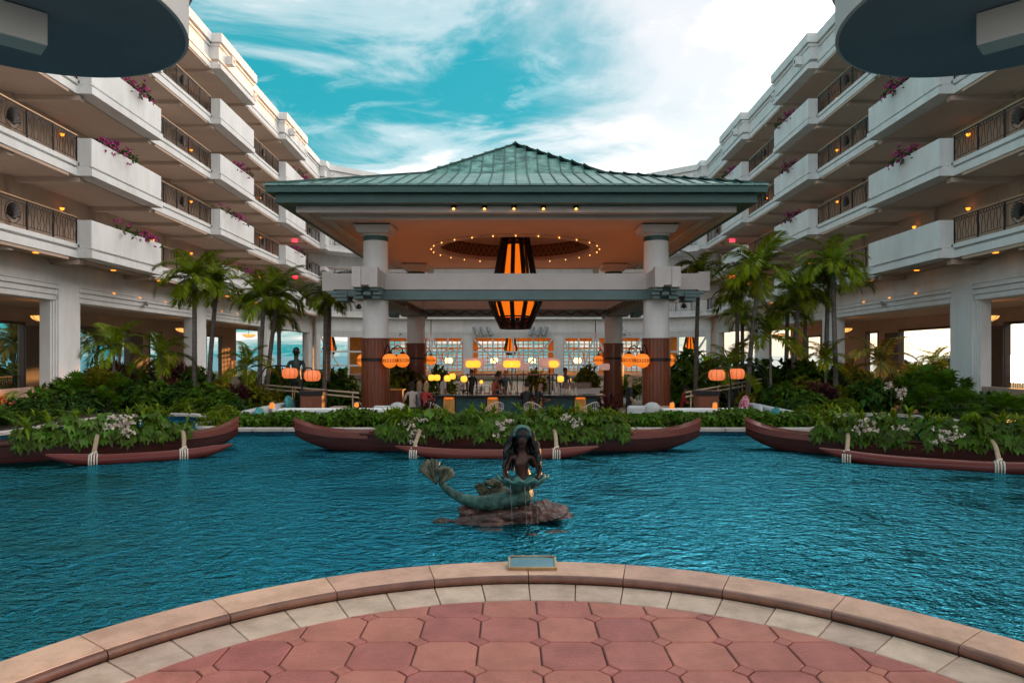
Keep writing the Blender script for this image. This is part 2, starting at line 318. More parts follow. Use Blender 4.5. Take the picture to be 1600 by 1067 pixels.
ORD = ['first', 'second', 'third', 'fourth', 'fifth', 'sixth', 'seventh', 'eighth', 'ninth', 'tenth', 'eleventh', 'twelfth', 'thirteenth', 'fourteenth', 'fifteenth', 'sixteenth', 'seventeenth', 'eighteenth', 'nineteenth', 'twentieth']
# fast numpy mesh
def npmesh(name, V, F, mats, midx=None, smooth=False):
    me = bpy.data.meshes.new(name); V = np.asarray(V, np.float32); F = np.asarray(F, np.int32)
    nf, k = F.shape
    me.vertices.add(len(V)); me.vertices.foreach_set('co', V.ravel())
    me.loops.add(nf*k); me.loops.foreach_set('vertex_index', F.ravel())
    me.polygons.add(nf); me.polygons.foreach_set('loop_start', np.arange(0, nf*k, k, dtype=np.int32)); me.polygons.foreach_set('loop_total', np.full(nf, k, np.int32))
    for m in (mats if isinstance(mats, (list, tuple)) else [mats]): me.materials.append(MATS[m])
    if midx is not None: me.polygons.foreach_set('material_index', np.asarray(midx, np.int32))
    if smooth: me.polygons.foreach_set('use_smooth', np.ones(nf, bool))
    me.update(); me.validate(); return me
def nrm(a): return a/np.maximum(np.linalg.norm(a, axis=-1, keepdims=True), 1e-9)
LF = np.array([[0,1,2],[1,4,2],[0,2,3],[2,4,3]])
def leafset(P, D, U, L, W, fold=0.18, droop=0.15, belly=0.42):
    P = np.asarray(P, float); D = nrm(np.asarray(D, float)); S = nrm(np.cross(D, U)+1e-6); Nn = np.cross(S, D)
    L = np.broadcast_to(np.asarray(L, float), (len(P),))[:, None]; W = np.broadcast_to(np.asarray(W, float), (len(P),))[:, None]
    dz = np.array([0, 0, -1.0])
    v = np.stack([P, P+D*L*belly+S*W/2+Nn*W*fold, P+D*L*belly*1.1, P+D*L*belly-S*W/2+Nn*W*fold, P+D*L+dz*L*droop], 1)
    F = (LF[None]+(np.arange(len(P))*5)[:, None, None]).reshape(-1, 3)
    return v.reshape(-1, 3), F
def join(parts):                    # list of (V,F,mat)
    V = []; F = []; Mi = []; o = 0
    for v, f, m in parts:
        V.append(v); F.append(f+o); Mi.append(np.full(len(f), m)); o += len(v)
    return np.concatenate(V), np.concatenate(F), np.concatenate(Mi)
def rdir(n, up=0.3):
    d = rng.normal(size=(n, 3)); d[:, 2] += up; return nrm(d)
# ================================================================== ground, sea, pool
struct(G().box(-46, 46, -25, 110, -1.3, -0.92).obj('ground', 'lawn'))
struct(G().box(-4000, 4000, -4000, 4000, -3.2, -3.0).obj('sea', 'sea'))
half = [(0, 13.3), (5.9, 13.3), (6.7, 13.7), (7.15, 15.2), (7.8, 16.4), (8.6, 16.75), (9.4, 16.6), (9.85, 15.7), (9.8, 14.2), (9.7, 12.8), (10.4, 11.6), (11.6, 9.5), (12.3, 6.0), (12.3, 0.2)]
def chaikin(p, n=2):
    for _ in range(n):
        q = [p[0]]
        for a, b in zip(p[:-1], p[1:]): q += [(a[0]*.75+b[0]*.25, a[1]*.75+b[1]*.25), (a[0]*.25+b[0]*.75, a[1]*.25+b[1]*.75)]
        p = q+[p[-1]]
    return p
right_edge = half[:2]+chaikin(half[1:])[1:]
edge = [(-x, y) for x, y in reversed(right_edge[1:])]+right_edge        # left near end -> far -> right near end
WATER_Z = -0.045
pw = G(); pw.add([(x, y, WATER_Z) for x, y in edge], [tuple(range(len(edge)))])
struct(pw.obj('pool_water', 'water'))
pf = G(); pf.prism(edge, -0.85, -0.75); struct(pf.obj('pool_floor', 'pool_tile'))
def offs(pts, d):
    out_ = []
    for i, p in enumerate(pts):
        a = pts[max(i-1, 0)]; b = pts[min(i+1, len(pts)-1)]
        tx, ty = b[0]-a[0], b[1]-a[1]; l = math.hypot(tx, ty); out_.append((p[0]-ty/l*d, p[1]+tx/l*d))
    return out_
out_edge = offs(edge, 0.26)
pl = struct(G().obj('pool_wall', 'pool_tile')) if False else None
pwall = G()
for i in range(len(edge)-1):
    a, b = edge[i], edge[i+1]; ao, bo = offs(edge, 0.2)[i], offs(edge, 0.2)[i+1]
    pwall.prism([a, b, bo, ao], -0.85, 0.03)
pwo = struct(pwall.obj('pool_wall', 'pool_tile'))
# stone caps along the far rim, each a piece of its own
acc = 0.0; seg = []; start = 0
inner, outer = offs(edge, -0.03), offs(edge, 0.25)
i = 0
while i < len(edge)-1:
    a, b = edge[i], edge[i+1]; l = math.hypot(b[0]-a[0], b[1]-a[1])
    n = max(1, round(l/0.62))
    for k in range(n):
        t0, t1 = k/n+0.003, (k+1)/n-0.003
        lp = lambda P, Q, t: (P[0]+(Q[0]-P[0])*t, P[1]+(Q[1]-P[1])*t)
        if min(a[1], b[1]) > 5: G().prism([lp(inner[i], inner[i+1], t0), lp(inner[i], inner[i+1], t1), lp(outer[i], outer[i+1], t1), lp(outer[i], outer[i+1], t0)], 0.03, 0.085).obj('cap_stone', 'pool_cap', pwo)
    i += 1
# planting beds either side of the pool
for s in (-1, 1):
    g = G(); e = [p for p in (edge if s > 0 else [(x, y) for x, y in edge]) if p[0]*s > 6.0]
    if s < 0: e = e[::-1]
    top = max(range(len(e)), key=lambda q: e[q][1]); e = e[top:]
    o1 = offs([(p[0]*s, p[1]) for p in e], 0.34)
    pts = [(x*s, y) for x, y in o1]
    for a, b in zip(pts[:-1], pts[1:]):
        fa, fb = (s*15.4, a[1]+1.5), (s*15.4, b[1]+1.5)
        g.add([(a[0], a[1], 0.0), (b[0], b[1], 0.0), (fb[0], fb[1], 0.12), (fa[0], fa[1], 0.12)], [(0, 1, 2, 3)])
    g.prism([(s*7.2, 17.2), (s*15.4, 17.6), (s*16.2, 40), (s*9.5, 40)], -0.9, -0.12)
    g.prism([(s*q[0], q[1]) for q in ((6.1, 13.68), (6.62, 14.0), (6.85, 15.2), (7.35, 16.5), (7.2, 17.2), (6.60, 17.2), (6.57, 14.6), (6.0, 14.5))], -0.9, 0.02)
    struct(g.obj('garden_bed', 'soil'))
struct(G().box(-9.4, 9.4, 15.2, 62, -0.93, -0.88).obj('terrace', 'pavement'))
struct(G().box(-30, 30, -12, 0.3, -0.9, -0.004).obj('near_deck', 'pavement'))
# ------------------------------------------------------------------ round patio in the foreground
PC = (0.02, 1.82); R0, R1, R2 = 2.40, 2.70, 3.02
S_T = 0.33
patio = struct(G().lathe([(R1, -0.8), (R1, -0.012), (0.0, -0.012)], 96, (PC[0], PC[1], 0)).obj('patio', 'grout'))
circ = [(PC[0]+(R0-0.004)*math.cos(2*math.pi*k/120), PC[1]+(R0-0.004)*math.sin(2*math.pi*k/120)) for k in range(120)]
def clip(poly):
    for k in range(120):
        a, b = circ[k], circ[(k+1) % 120]; q = []
        side = lambda p: (b[0]-a[0])*(p[1]-a[1])-(b[1]-a[1])*(p[0]-a[0])
        for p, r in zip(poly, poly[1:]+poly[:1]):
            sp, sr = side(p), side(r)
            if sp >= 0: q.append(p)
            if sp*sr < 0: t = sp/(sp-sr); q.append((p[0]+(r[0]-p[0])*t, p[1]+(r[1]-p[1])*t))
        poly = q
        if len(poly) < 3: return None
    return poly
def inset(poly, d):
    c = (sum(p[0] for p in poly)/len(poly), sum(p[1] for p in poly)/len(poly)); o = []
    for p in poly:
        l = math.hypot(p[0]-c[0], p[1]-c[1]); o.append((p[0]+(c[0]-p[0])*min(.3, d/max(l, .01)), p[1]+(c[1]-p[1])*min(.3, d/max(l, .01))))
    return o
def tile(poly, z, name, mat, parent, ins=0.006):
    n = len(poly); t = inset(poly, ins); g = G()
    dz = float(rng.normal(0, 0.0008))
    tilt = rng.normal(0, 0.004, 2); cx_ = poly[0]
    zz = lambda p: z+dz+tilt[0]*(p[0]-cx_[0])+tilt[1]*(p[1]-cx_[1])
    g.add([(p[0], p[1], zz(p)) for p in t]+[(p[0], p[1], zz(p)-0.005) for p in poly]+[(p[0], p[1], z-0.03) for p in poly],
          [tuple(range(n))]+[(n+i, n+(i+1) % n, (i+1) % n, i) for i in range(n)]+[(2*n+i, 2*n+(i+1) % n, n+(i+1) % n, n+i) for i in range(n)])
    return g.obj(name, mat, parent)
CH, GR = 0.052, 0.0045
for j in range(-7, 3):
    for i in range(-9, 9):
        x, y = PC[0]+S_T*(i+0.5), 3.775+S_T*j; h = S_T/2-GR
        if y < 2.0: continue
        oc = [(x-h+CH, y-h), (x+h-CH, y-h), (x+h, y-h+CH), (x+h, y+h-CH), (x+h-CH, y+h), (x-h+CH, y+h), (x-h, y+h-CH), (x-h, y-h+CH)]
        p = clip(oc)
        if p: tile(p, 0.0, 'paver', 'terracotta', patio)
        d = CH-GR*0.4; x2, y2 = x+S_T/2, y+S_T/2
        p = clip([(x2-d, y2), (x2, y2-d), (x2+d, y2), (x2, y2+d)])
        if p: tile(p, 0.0, 'inset_tile', 'terracotta', patio, 0.004)
def arcpoly(r0, r1, a0, a1, n=6):
    A = [a0+(a1-a0)*k/n for k in range(n+1)]
    return [(PC[0]+r0*math.cos(a), PC[1]+r0*math.sin(a)) for a in A]+[(PC[0]+r1*math.cos(a), PC[1]+r1*math.sin(a)) for a in reversed(A)]
for k in range(28):
    a0 = R(90+6.75*(k-14)+0.8); a1 = a0+R(6.75)
    p = arcpoly(R0+0.002, R1-0.005, a0+0.0012, a1-0.0012, 4)[::-1]
    tile(p, 0.001, 'border_tile', 'limestone', patio, 0.003)
coping = struct(G().lathe([(R2-0.04, -0.8), (R2-0.04, 0.01), (R1+0.02, 0.01), (R1+0.02, -0.8)], 96, (PC[0], PC[1], 0)).obj('pool_coping', 'grout'))
for k in range(14):
    a0 = R(90+13.5*(k-7)+0.8)+0.0012; a1 = a0+R(13.5)-0.0024; n = 8
    g = G(); prof = [(R1+0.022, 0.0), (R1+0.022, 0.052), (R1+0.026, 0.0555), (R2-0.01, 0.056), (R2, 0.05), (R2+0.002, -0.06)]
    for a in range(n+1):
        t = a0+(a1-a0)*a/n; g.v += [(PC[0]+r*math.cos(t), PC[1]+r*math.sin(t), z) for r, z in prof]
    q = len(prof)
    for a in range(n):
        for b in range(q-1): g.f.append((a*q+b, a*q+b+1, (a+1)*q+b+1, (a+1)*q+b)); g.m.append(0)
    g.f += [tuple(range(q)), tuple(range(n*q, n*q+q))[::-1]]; g.m += [0, 0]
    g.obj('coping_stone', 'coping', coping)
    g = G(); prof = [(R1+0.021, 0.004)]+[(R1+0.004-0.021*math.cos(u), 0.028+0.0235*math.sin(u)) for u in np.linspace(-1.45, 1.45, 9)]+[(R1+0.021, 0.052)]
    for a in range(n+1):
        t = a0+(a1-a0)*a/n; g.v += [(PC[0]+r*math.cos(t), PC[1]+r*math.sin(t), z) for r, z in prof]
    q = len(prof)
    for a in range(n):
        for b in range(q-1): g.f.append((a*q+b, a*q+b+1, (a+1)*q+b+1, (a+1)*q+b)); g.m.append(0)
    autosmooth(g.obj('bullnose', 'bullnose', coping))
# ================================================================== hotel wings
FL = [5.66, 8.76, 11.86, 14.96]; ROOF = 18.06; P_ = 12.2
BAYS = [(13.0+P_*k, 18.4+P_*k) for k in range(5)]
U0, U1 = 12.0, 65.0
FNAME = ['lowest', 'second', 'third', 'top']
bar_panel = {}
def rail_panel_mesh(kind, w):
    key = (kind, round(w, 2))
    if key in bar_panel: return bar_panel[key]
    g = G(); H0, H1 = 0.10, 0.94
    for z in (0.12, 0.84): g.box(0.02, w-0.02, -0.01, 0.01, z-0.009, z+0.009)
    if kind == 'bars':
        n = 9
        for k in range(n):
            x = 0.05+(w-0.1)*k/(n-1); a = 0.035*(1 if k % 2 else -1)
            pts = [(x, 0, 0.12), (x+a, 0, 0.34), (x, 0, 0.5), (x-a, 0, 0.66), (x, 0, 0.84)]
            for p, q in zip(pts[:-1], pts[1:]): g.bar(p, q, 0.016, 0.012, up=(0, 1, 0))
        for k in range(n-1):
            x = 0.05+(w-0.1)*(k+0.5)/(n-1); g.box(x-0.02, x+0.02, -0.006, 0.006, 0.86, 0.92)
    else:
        c = (w/2, 0.48)
        for k in range(24):
            a, b = 2*math.pi*k/24, 2*math.pi*(k+1)/24
            g.bar((c[0]+.36*math.cos(a), 0, c[1]+.36*math.sin(a)), (c[0]+.36*math.cos(b), 0, c[1]+.36*math.sin(b)), 0.022, 0.014, up=(0, 1, 0))
        for x in (0.08, 0.16, w-0.16, w-0.08): g.bar((x, 0, 0.12), (x, 0, 0.84), 0.014, 0.012, up=(0, 1, 0))
    me = g.mesh('bar_panel', 'iron'); bar_panel[key] = me
    return me
def shell_mesh():
    g = G(); g.add([(0, -0.03, -0.20)], [])
    n = 11
    for k in range(n):
        a = R(-78+156*k/(n-1)); ln = 0.30*(0.86+0.14*math.cos(a)); s2 = R(156/(n-1)*0.5)
        tip = (ln*1.1*math.sin(a), -0.055, -0.18+0.48*math.cos(a)*ln/0.30)
        e1 = (ln*1.05*math.sin(a-s2), -0.02, -0.18+0.46*math.cos(a-s2)*ln/0.30); e2 = (ln*1.05*math.sin(a+s2), -0.02, -0.18+0.46*math.cos(a+s2)*ln/0.30)
        g.add([(0, -0.03, -0.22), e1, tip, e2, (0, 0.02, -0.22), (e1[0], 0.02, e1[2]), (e2[0], 0.02, e2[2])], [(0, 2, 1), (0, 3, 2), (4, 5, 6), (1, 2, 3, 6, 5)])
    g.blob((0, -0.03, -0.22), (0.09, 0.05, 0.05), 8, 5)
    return g.mesh('shell_medallion', 'iron')
SHELL = shell_mesh()
CAPM = {}
def railing(parent, x0, x1, y, z, s=1, npan=5):
    """railing along local x, courtyard side at -s*y direction"""
    g = G(); g.box(x0, x1, y-0.035, y+0.035, z+0.98, z+1.02)
    r = g.obj('railing', 'rail_cap', parent)
    w = (x1-x0)/npan
    for k in range(npan+1):
        G().box(x0+k*w-0.022, x0+k*w+0.022, y-0.022, y+0.022, z, z+0.98).obj('post', 'iron', r)
    g = G(); g.box(x0, x1, y-0.015, y+0.015, z+0.94, z+0.97); g.obj('lower_rail', 'iron', r)
    for k in range(npan):
        kind = 'shell' if k == npan//2 and npan > 2 else 'bars'
        o = put('bar_panel', rail_panel_mesh(kind, w), r, loc=(x0+k*w, y, z))
        if kind == 'shell':
            m = put('shell_medallion', SHELL, r, loc=(x0+(k+.5)*w, y, z+0.50)); m.rotation_euler = (0, 0, math.pi if s < 0 else 0)
    return r
def sweep_band(g, segs, prof, s, m=0):
    """moulding: list of (u0,u1,voffset) segments; prof = [(v0,v1,z0,z1)]"""
    for u0, u1, vo in segs:
        for v0, v1, z0, z1 in prof: g.box(u0, u1, -s*(v0), -s*(vo+v1), z0, z1, m)
WINGS = {}
def hotel_wing(s):
    side = 'left' if s > 0 else 'right'
    root = empty('hotel_wing', (-15.64*s, 0, 0), R(90)+s*R(2.18), f'long white {side} hotel wing with four tiers of balconies over an arcade', 'building', 'hotel wings facing the pool')
    WINGS[s] = root
    V = lambda v: -s*v
    segs = []; u = U0
    for a, b in BAYS:
        if a > u: segs.append((u, a, 0.0))
        segs.append((a, min(b, U1), 0.55)); u = b
    if u < U1: segs.append((u, U1, 0.0))
    for fi, z in enumerate(FL+[ROOF]):
        g = G(); roof = fi == 4
        for u0, u1, vo in segs:
            e = 0.0015 if vo else 0.0
            g.box(u0-(.06 if vo else 0), u1+(.06 if vo else 0), V(-2.5), V(vo+0.05), z-0.44+e, z-0.16-e, 0)       # slab
            g.box(u0+.02, u1-.02, V(-2.5), V(vo-0.13), z-0.16, z-0.03, 0)                  # shadow gap
            if not vo: g.box(u0, u1, V(-2.5), V(0.04), z-0.06, z+0.10, 0)
            else: g.box(u0, u1, V(-2.5), V(0.0), z-0.03, z+0.098, 0)
        g.obj('floor_slab', 'stucco', root)
        # peach drip strip and soffit with ribs
        for (u0, u1, vo) in segs:
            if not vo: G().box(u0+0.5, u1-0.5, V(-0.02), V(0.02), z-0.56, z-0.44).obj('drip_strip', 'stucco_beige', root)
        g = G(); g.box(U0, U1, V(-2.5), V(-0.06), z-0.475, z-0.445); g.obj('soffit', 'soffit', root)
        for a, b in BAYS:
            for uu in (a+0.15, b-0.15, (b+a+P_)/2):
                if uu < U1: G().box(uu-0.14, uu+0.14, V(-2.48), V(0.10 if uu < b else -0.08), z-0.66, z-0.476).obj('soffit_beam', 'soffit', root)
        if roof:
            gw = G()
            for u0, u1, vo in segs:
                e = 0.0015 if vo else 0.0; x = 0.05 if vo else 0.0
                gw.box(u0-x, u1+x, V(-2.5), V(vo-0.06), z+0.098, z+0.80, 0)
                gw.box(u0-x-.05*bool(vo), u1+x+.05*bool(vo), V(-2.5), V(vo+0.02), z+0.80+e, z+0.92-e, 0)
                gw.box(u0-x, u1+x, V(-2.5), V(vo-0.03), z+0.92, z+1.00, 0)
                gw.box(u0-x-.12*bool(vo), u1+x+.12*bool(vo), V(-2.5), V(vo+0.14), z+1.00+e, z+1.50-e, 0)
            gw.box(U0, U1, V(-10), V(-2.6), z-0.4, z+1.2)
            gw.obj('cornice', 'stucco', root)
            for a, b in BAYS:
                for uu in (a+0.9, b+0.8):
                    if uu < U1:
                        vo = 0.55 if uu < b else 0.0
                        sc = G().box(uu, uu+0.42, V(vo-0.07), V(vo+0.34), z+0.22, z+0.68).obj('scupper', 'stucco', root)
                        G().box(uu+0.12, uu+0.30, V(vo+0.335), V(vo+0.343), z+0.34, z+0.56).obj('spout_hole', 'black_metal', sc)
            continue
        # corridor wall with doors
        zt = z+3.1-0.47
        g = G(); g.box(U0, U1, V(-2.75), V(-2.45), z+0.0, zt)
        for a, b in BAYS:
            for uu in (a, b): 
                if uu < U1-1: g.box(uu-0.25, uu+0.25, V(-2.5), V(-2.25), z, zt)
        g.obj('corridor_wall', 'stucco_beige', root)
        for a, b in BAYS:
            for uu in (a+1.3, a+3.2, b+1.5, b+4.0):
                if uu < U1-1.2:
                    d = G().box(uu, uu+0.95, V(-2.445), V(-2.42), z+0.1, z+2.2).obj('door', 'stucco_beige', root)
        # planters and railings
        for k, (a, b) in enumerate(BAYS):
            bb = min(b, U1); g = G(); zb, zt2 = z-0.06, z+1.0
            g.box(a, bb, V(0.45), V(0.55), zb, zt2); g.box(a, bb, V(0.0), V(0.10), zb+0.13, zt2)
            g.box(a, a+0.1, V(0.10), V(0.45), zb, zt2-0.001); g.box(bb-0.1, bb, V(0.10), V(0.45), zb, zt2-0.001)
            pb = g.obj('planter_box', 'stucco', root, bevel=0.012)
            G().box(a+0.1, bb-0.1, V(0.1), V(0.45), zt2-0.2, zt2-0.08).obj('soil', 'soil', pb)
            nx = BAYS[k+1][0] if k+1 < len(BAYS) else None
            if nx: railing(root, b, nx, V(0.0), z+0.10, s)
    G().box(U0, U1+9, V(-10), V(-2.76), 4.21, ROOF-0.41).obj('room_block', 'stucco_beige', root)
    # ---- ground storey
    FZ = -0.5; LZ = 3.65
    piers = [(25.7-P_*1+P_*k, 27.0-P_*1+P_*k) for k in range(5)]
    vF = -1.0
    g = G(); g.box(U0, U1, V(-9.2), V(vF-0.72), FZ-0.4, FZ); g.obj('arcade_floor', 'pavement', root)
    g = G(); g.box(U0, U1, V(-9.2), V(vF-0.72), 4.05, 4.2); g.obj('arcade_ceiling', 'soffit', root)
    g = G(); g.box(U0, U1, V(vF-0.7), V(vF), 4.28, FL[0]-0.475); g.obj('upper_wall', 'stucco', root)
    for k, (a, b) in enumerate(piers):
        g = G(); g.box(a, b, V(vF-0.7), V(vF+0.02), -0.95, 4.28)
        p = g.obj('pier', 'stucco', root)
        a2 = b; b2 = piers[k+1][0] if k+1 < len(piers) else U1
        if b2 <= a2: continue
        l = G(); l.box(a2, b2, V(vF-0.7), V(vF-0.06), LZ, 4.28); lo = l.obj('lintel', 'stucco', root)
        for q, (z0, z1, dv) in enumerate(((LZ+0.02, LZ+0.19, -0.03), (LZ+0.23, LZ+0.40, 0.0), (LZ+0.45, LZ+0.60, 0.03))):
            G().box(a2+0.002, b2-0.002, V(vF-0.06), V(vF+dv), z0, z1).obj('moulding', 'stucco', lo)
        for ua, sg in ((a2, 1), (b2, -1)):
            for q in range(3):
                G().box(ua+sg*(0.10*q), ua+sg*(0.10*q+0.085), V(vF-0.5), V(vF-0.03-0.04*q), -0.9, LZ+0.55-0.2*q).obj('jamb_moulding', 'stucco', p)
        # cream uplights over the lintel
        # low sill wall in some bays
        if k in (0, 3): G().box(a2, b2, V(vF-0.6), V(vF-0.15), -0.9, 0.36).obj('sill_wall', 'plaster_pink', root)
    # outer wall of the arcade with openings to the sea
    ops = [(14.0, 24.5), (29.3, 35.4), (38.4, 45.6), (48.3, 50.2), (58.0, 61.5)]
    g = G(); u = U0; vw = -8.8
    for a, b in ops:
        g.box(u, a, V(vw-0.35), V(vw), FZ, 4.05); g.box(a, b, V(vw-0.35), V(vw), 3.30, 4.05); u = b
    g.box(u, U1, V(vw-0.35), V(vw), FZ, 4.05)
    g.obj('outer_wall', 'stucco_beige', root)
    for a, b in ops:
        f = G(); f.box(a, a+0.12, V(vw-0.25), V(vw+0.05), FZ, 3.3); f.box(b-0.12, b, V(vw-0.25), V(vw+0.05), FZ, 3.3); f.box(a+.12, b-.12, V(vw-0.25), V(vw+0.05), 3.16, 3.3)
        fo = f.obj('opening_frame', 'wood_door', root)
        if b-a > 4:
            G().box(b-0.1, b+1.6, V(vw+0.06), V(vw+0.14), FZ+0.02, 3.1).obj('shutter', 'wood_door', fo)
            rg = G(); rg.box(a+.12, b-.12, V(vw-0.3), V(vw-0.24), 0.42, 0.48)
            for q in np.arange(a+.2, b-.2, 0.16): rg.box(q, q+0.02, V(vw-0.28), V(vw-0.26), FZ, 0.42)
            rg.obj('balustrade', 'iron', fo)
    return root
for s in (1, -1): hotel_wing(s)
def wpt(s, u, v, z): return WINGS[s].matrix_basis @ Vector((u, -s*v, z)) if False else Vector((-15.64*s, 0, 0))+Matrix.Rotation(R(90)+s*R(2.18), 3, 'Z') @ Vector((u, -s*v, z))
# ================================================================== rear building
rear = empty('rear_lobby_building', (0, 68, 0), 0, 'pale lobby building closing the court behind the pavilion', 'building')
RL = [(-18.4, -5.5), (-13.2, -1.4), (-8.4, 0), (8.4, 0), (13.2, -1.4), (18.4, -5.5)]
def facet(a, b):
    a = Vector((a[0], a[1], 0)); b = Vector((b[0], b[1], 0)); d = (b-a); L = d.length; ang = math.atan2(d.y, d.x)
    return Matrix.Translation(a) @ Matrix.Rotation(ang, 4, 'Z'), L
for i in range(5):
    X, L = facet(RL[i], RL[i+1])
    for fi, z in enumerate(FL+[ROOF]):
        g = G(); g.box(0, L, -0.25, 2.5, z-0.44, z-0.10, 0, X); g.box(0, L, -0.16, 2.5, z-0.10, z-0.03, 0, X); g.box(0, L, -0.22, 2.5, z-0.03, z+0.10, 0, X)
        if fi == 4: g.box(0, L, -0.15, 2.5, z+0.1, z+0.98, 0, X); g.box(0, L, -0.35, 2.5, z+1.0, z+1.5, 0, X)
        else: g.box(0, L, 2.3, 2.6, z+.1, z+2.65, 0, X)
        g.obj('floor_slab', 'stucco', rear)
        if fi < 4:
            r = railing(rear, 0.05, L-0.05, 0, z+0.10, 1, max(3, round(L/1.6)))
            r.matrix_local = X @ Matrix.Translation((0, -0.1, 0))
    # ground storey wall above the glazing
    g = G(); g.box(0, L, 0.35, 0.8, 4.02, FL[0]-0.45, 0, X)
    for q, (z0, z1, dv) in enumerate(((3.42, 3.58, 0.33), (3.62, 3.78, 0.29), (3.82, 3.98, 0.25))): g.box(0, L, dv, 0.8, z0, z1, 0, X)
    g.box(0, L, 0.4, 0.79, 3.40, 4.02, 0, X)
    g.obj('lintel', 'stucco', rear)
    nb = {0: 1, 1: 1, 2: 3, 3: 1, 4: 1}[i]
    edges = [0, 0.16*L, 1*L] if nb == 1 else [0, 0.0, 1]
    if nb == 3: cuts = [(0.06, 3.3), (4.2, L-4.2), (L-3.3, L-0.06)]
    else: cuts = [(0.35, L-0.06)] if i == 1 else [(0.06, L-0.35)] if i == 3 else [(0.35, L-0.35)]
    u = 0
    for a, b in cuts+[(L, L)]:
        if a > u: G().box(u, a, 0.2, 0.85, -0.9, 3.41, 0, X).obj('pilaster', 'stucco', rear)
        u = b
    for a, b in cuts:
        w = b-a; n = 4 if w > 6 else 2
        z0, zm, z1 = -0.6, 1.1, 3.4
        win = G(); win.box(a, a+.09, .35, .45, z0, z1, 0, X); win.box(b-.09, b, .35, .45, z0, z1, 0, X); win.box(a+.09, b-.09, .35, .45, z1-.1, z1, 0, X)
        wo = win.obj('window_frame', 'white_paint', rear)
        for k in range(1, n):
            x = a+w*k/n; G().box(x-.09, x+.09, .36, .44, z0, z1-.1, 0, X).obj('mullion', 'white_paint', wo)
        for zz in (0.55, 1.9): G().box(a+.09, b-.09, .37, .43, zz-.085, zz+.085, 0, X).obj('transom', 'white_paint', wo)
        m_ = (a+b)/2
        for (p, q) in (((a+.1, z1-.12), (a+w*.32, 0.6)), ((b-.1, z1-.12), (b-w*.32, 0.6))):
            g = G(); g.bar((p[0], .33, p[1]), (q[0], .33, q[1]), 19e-2, .06, up=(0, 1, 0)); g.v = [tuple(X @ Vector(v)) for v in g.v]; g.obj('brace', 'white_paint', wo)
G().box(-21, 21, 2.75, 14, 4.12, 18.4).obj('room_block', 'stucco_beige', rear)
# lobby behind the glazing: floor, roof, amber lattice wall open to the sky beyond
G().box(-20, 20, 0.9, 13, -0.9, -0.6).obj('lobby_floor', 'pavement', rear)
G().box(-20, 20, 0.9, 13, 3.9, 4.1).obj('lobby_ceiling', 'ceiling_warm', rear)
g = G()
for x0, x1 in ((-20, -17.6), (-11.1, -10.5), (-4.9, -4.3), (4.3, 4.9), (10.5, 11.1), (17.6, 20)): g.box(x0, x1, 12.6, 12.95, -0.6, 3.9)
g.box(-20, 20, 12.58, 12.97, 3.3, 3.91); g.obj('lobby_back_wall', 'wood_amber', rear)
for x0, x1 in ((-17.6, -11.1), (-10.5, -4.9), (-4.3, 4.3), (4.9, 10.5), (11.1, 17.6)):
    g = G(); n = round((x1-x0)/0.62)
    for k in range(n+1): x = x0+(x1-x0)*k/n; g.box(x-.06, x+.06, 12.7, 12.78, -0.6, 3.3)
    for zz in np.arange(-0.5, 3.3, 0.42): g.box(x0, x1, 12.69, 12.79, zz-.045, zz+.045)
    for zz in (0.35, 2.4): g.box(x0, x1, 12.68, 12.8, zz-.10, zz+.10)
    cxm = (x0+x1)/2
    for k in range(20):
        a, b = 2*math.pi*k/20, 2*math.pi*(k+1)/20; g.bar((cxm+.85*math.cos(a), 12.66, 1.45+.85*math.sin(a)), (cxm+.85*math.cos(b), 12.66, 1.45+.85*math.sin(b)), .12, .08, up=(0, 1, 0))
    g.obj('lattice_screen', 'wood_amber', rear)
# spot projectors over the lobby windows
for k, x in enumerate((at(606, 67), at(613, 67), at(621, 67), at(742, 67), at(753, 67), at(764, 67), at(832, 67), at(843, 67), at(853, 67), at(972, 67), at(980, 67), at(988, 67))):
    g = G(); zz = zat(517, 67); t = 0.25 if x < 0 else -0.25
    g.tube([(x-t*.6, 67.75, zz+.42), (x+t, 67.55, zz-.45)], [0.19, 0.21], 10); g.box(x-.04-t*.4, x+.04-t*.4, 67.8, 68.36, zz+.3, zz+.42)
    tag(g.obj('spot_projector', 'camera_grey'), f'{ORD[k]} silver spot projector from the left above the lobby windows', 'spotlight', 'spot projectors on the lobby front')
# ================================================================== pavilion
PY, HS = 26.63, 4.635            # centre, half column spacing
EH = 7.3                          # half width of the eave
pav = empty('pavilion', (0, PY, 0), 0, 'open square bar pavilion with green copper hip roof on round columns', 'pavilion')
CEIL = 5.80
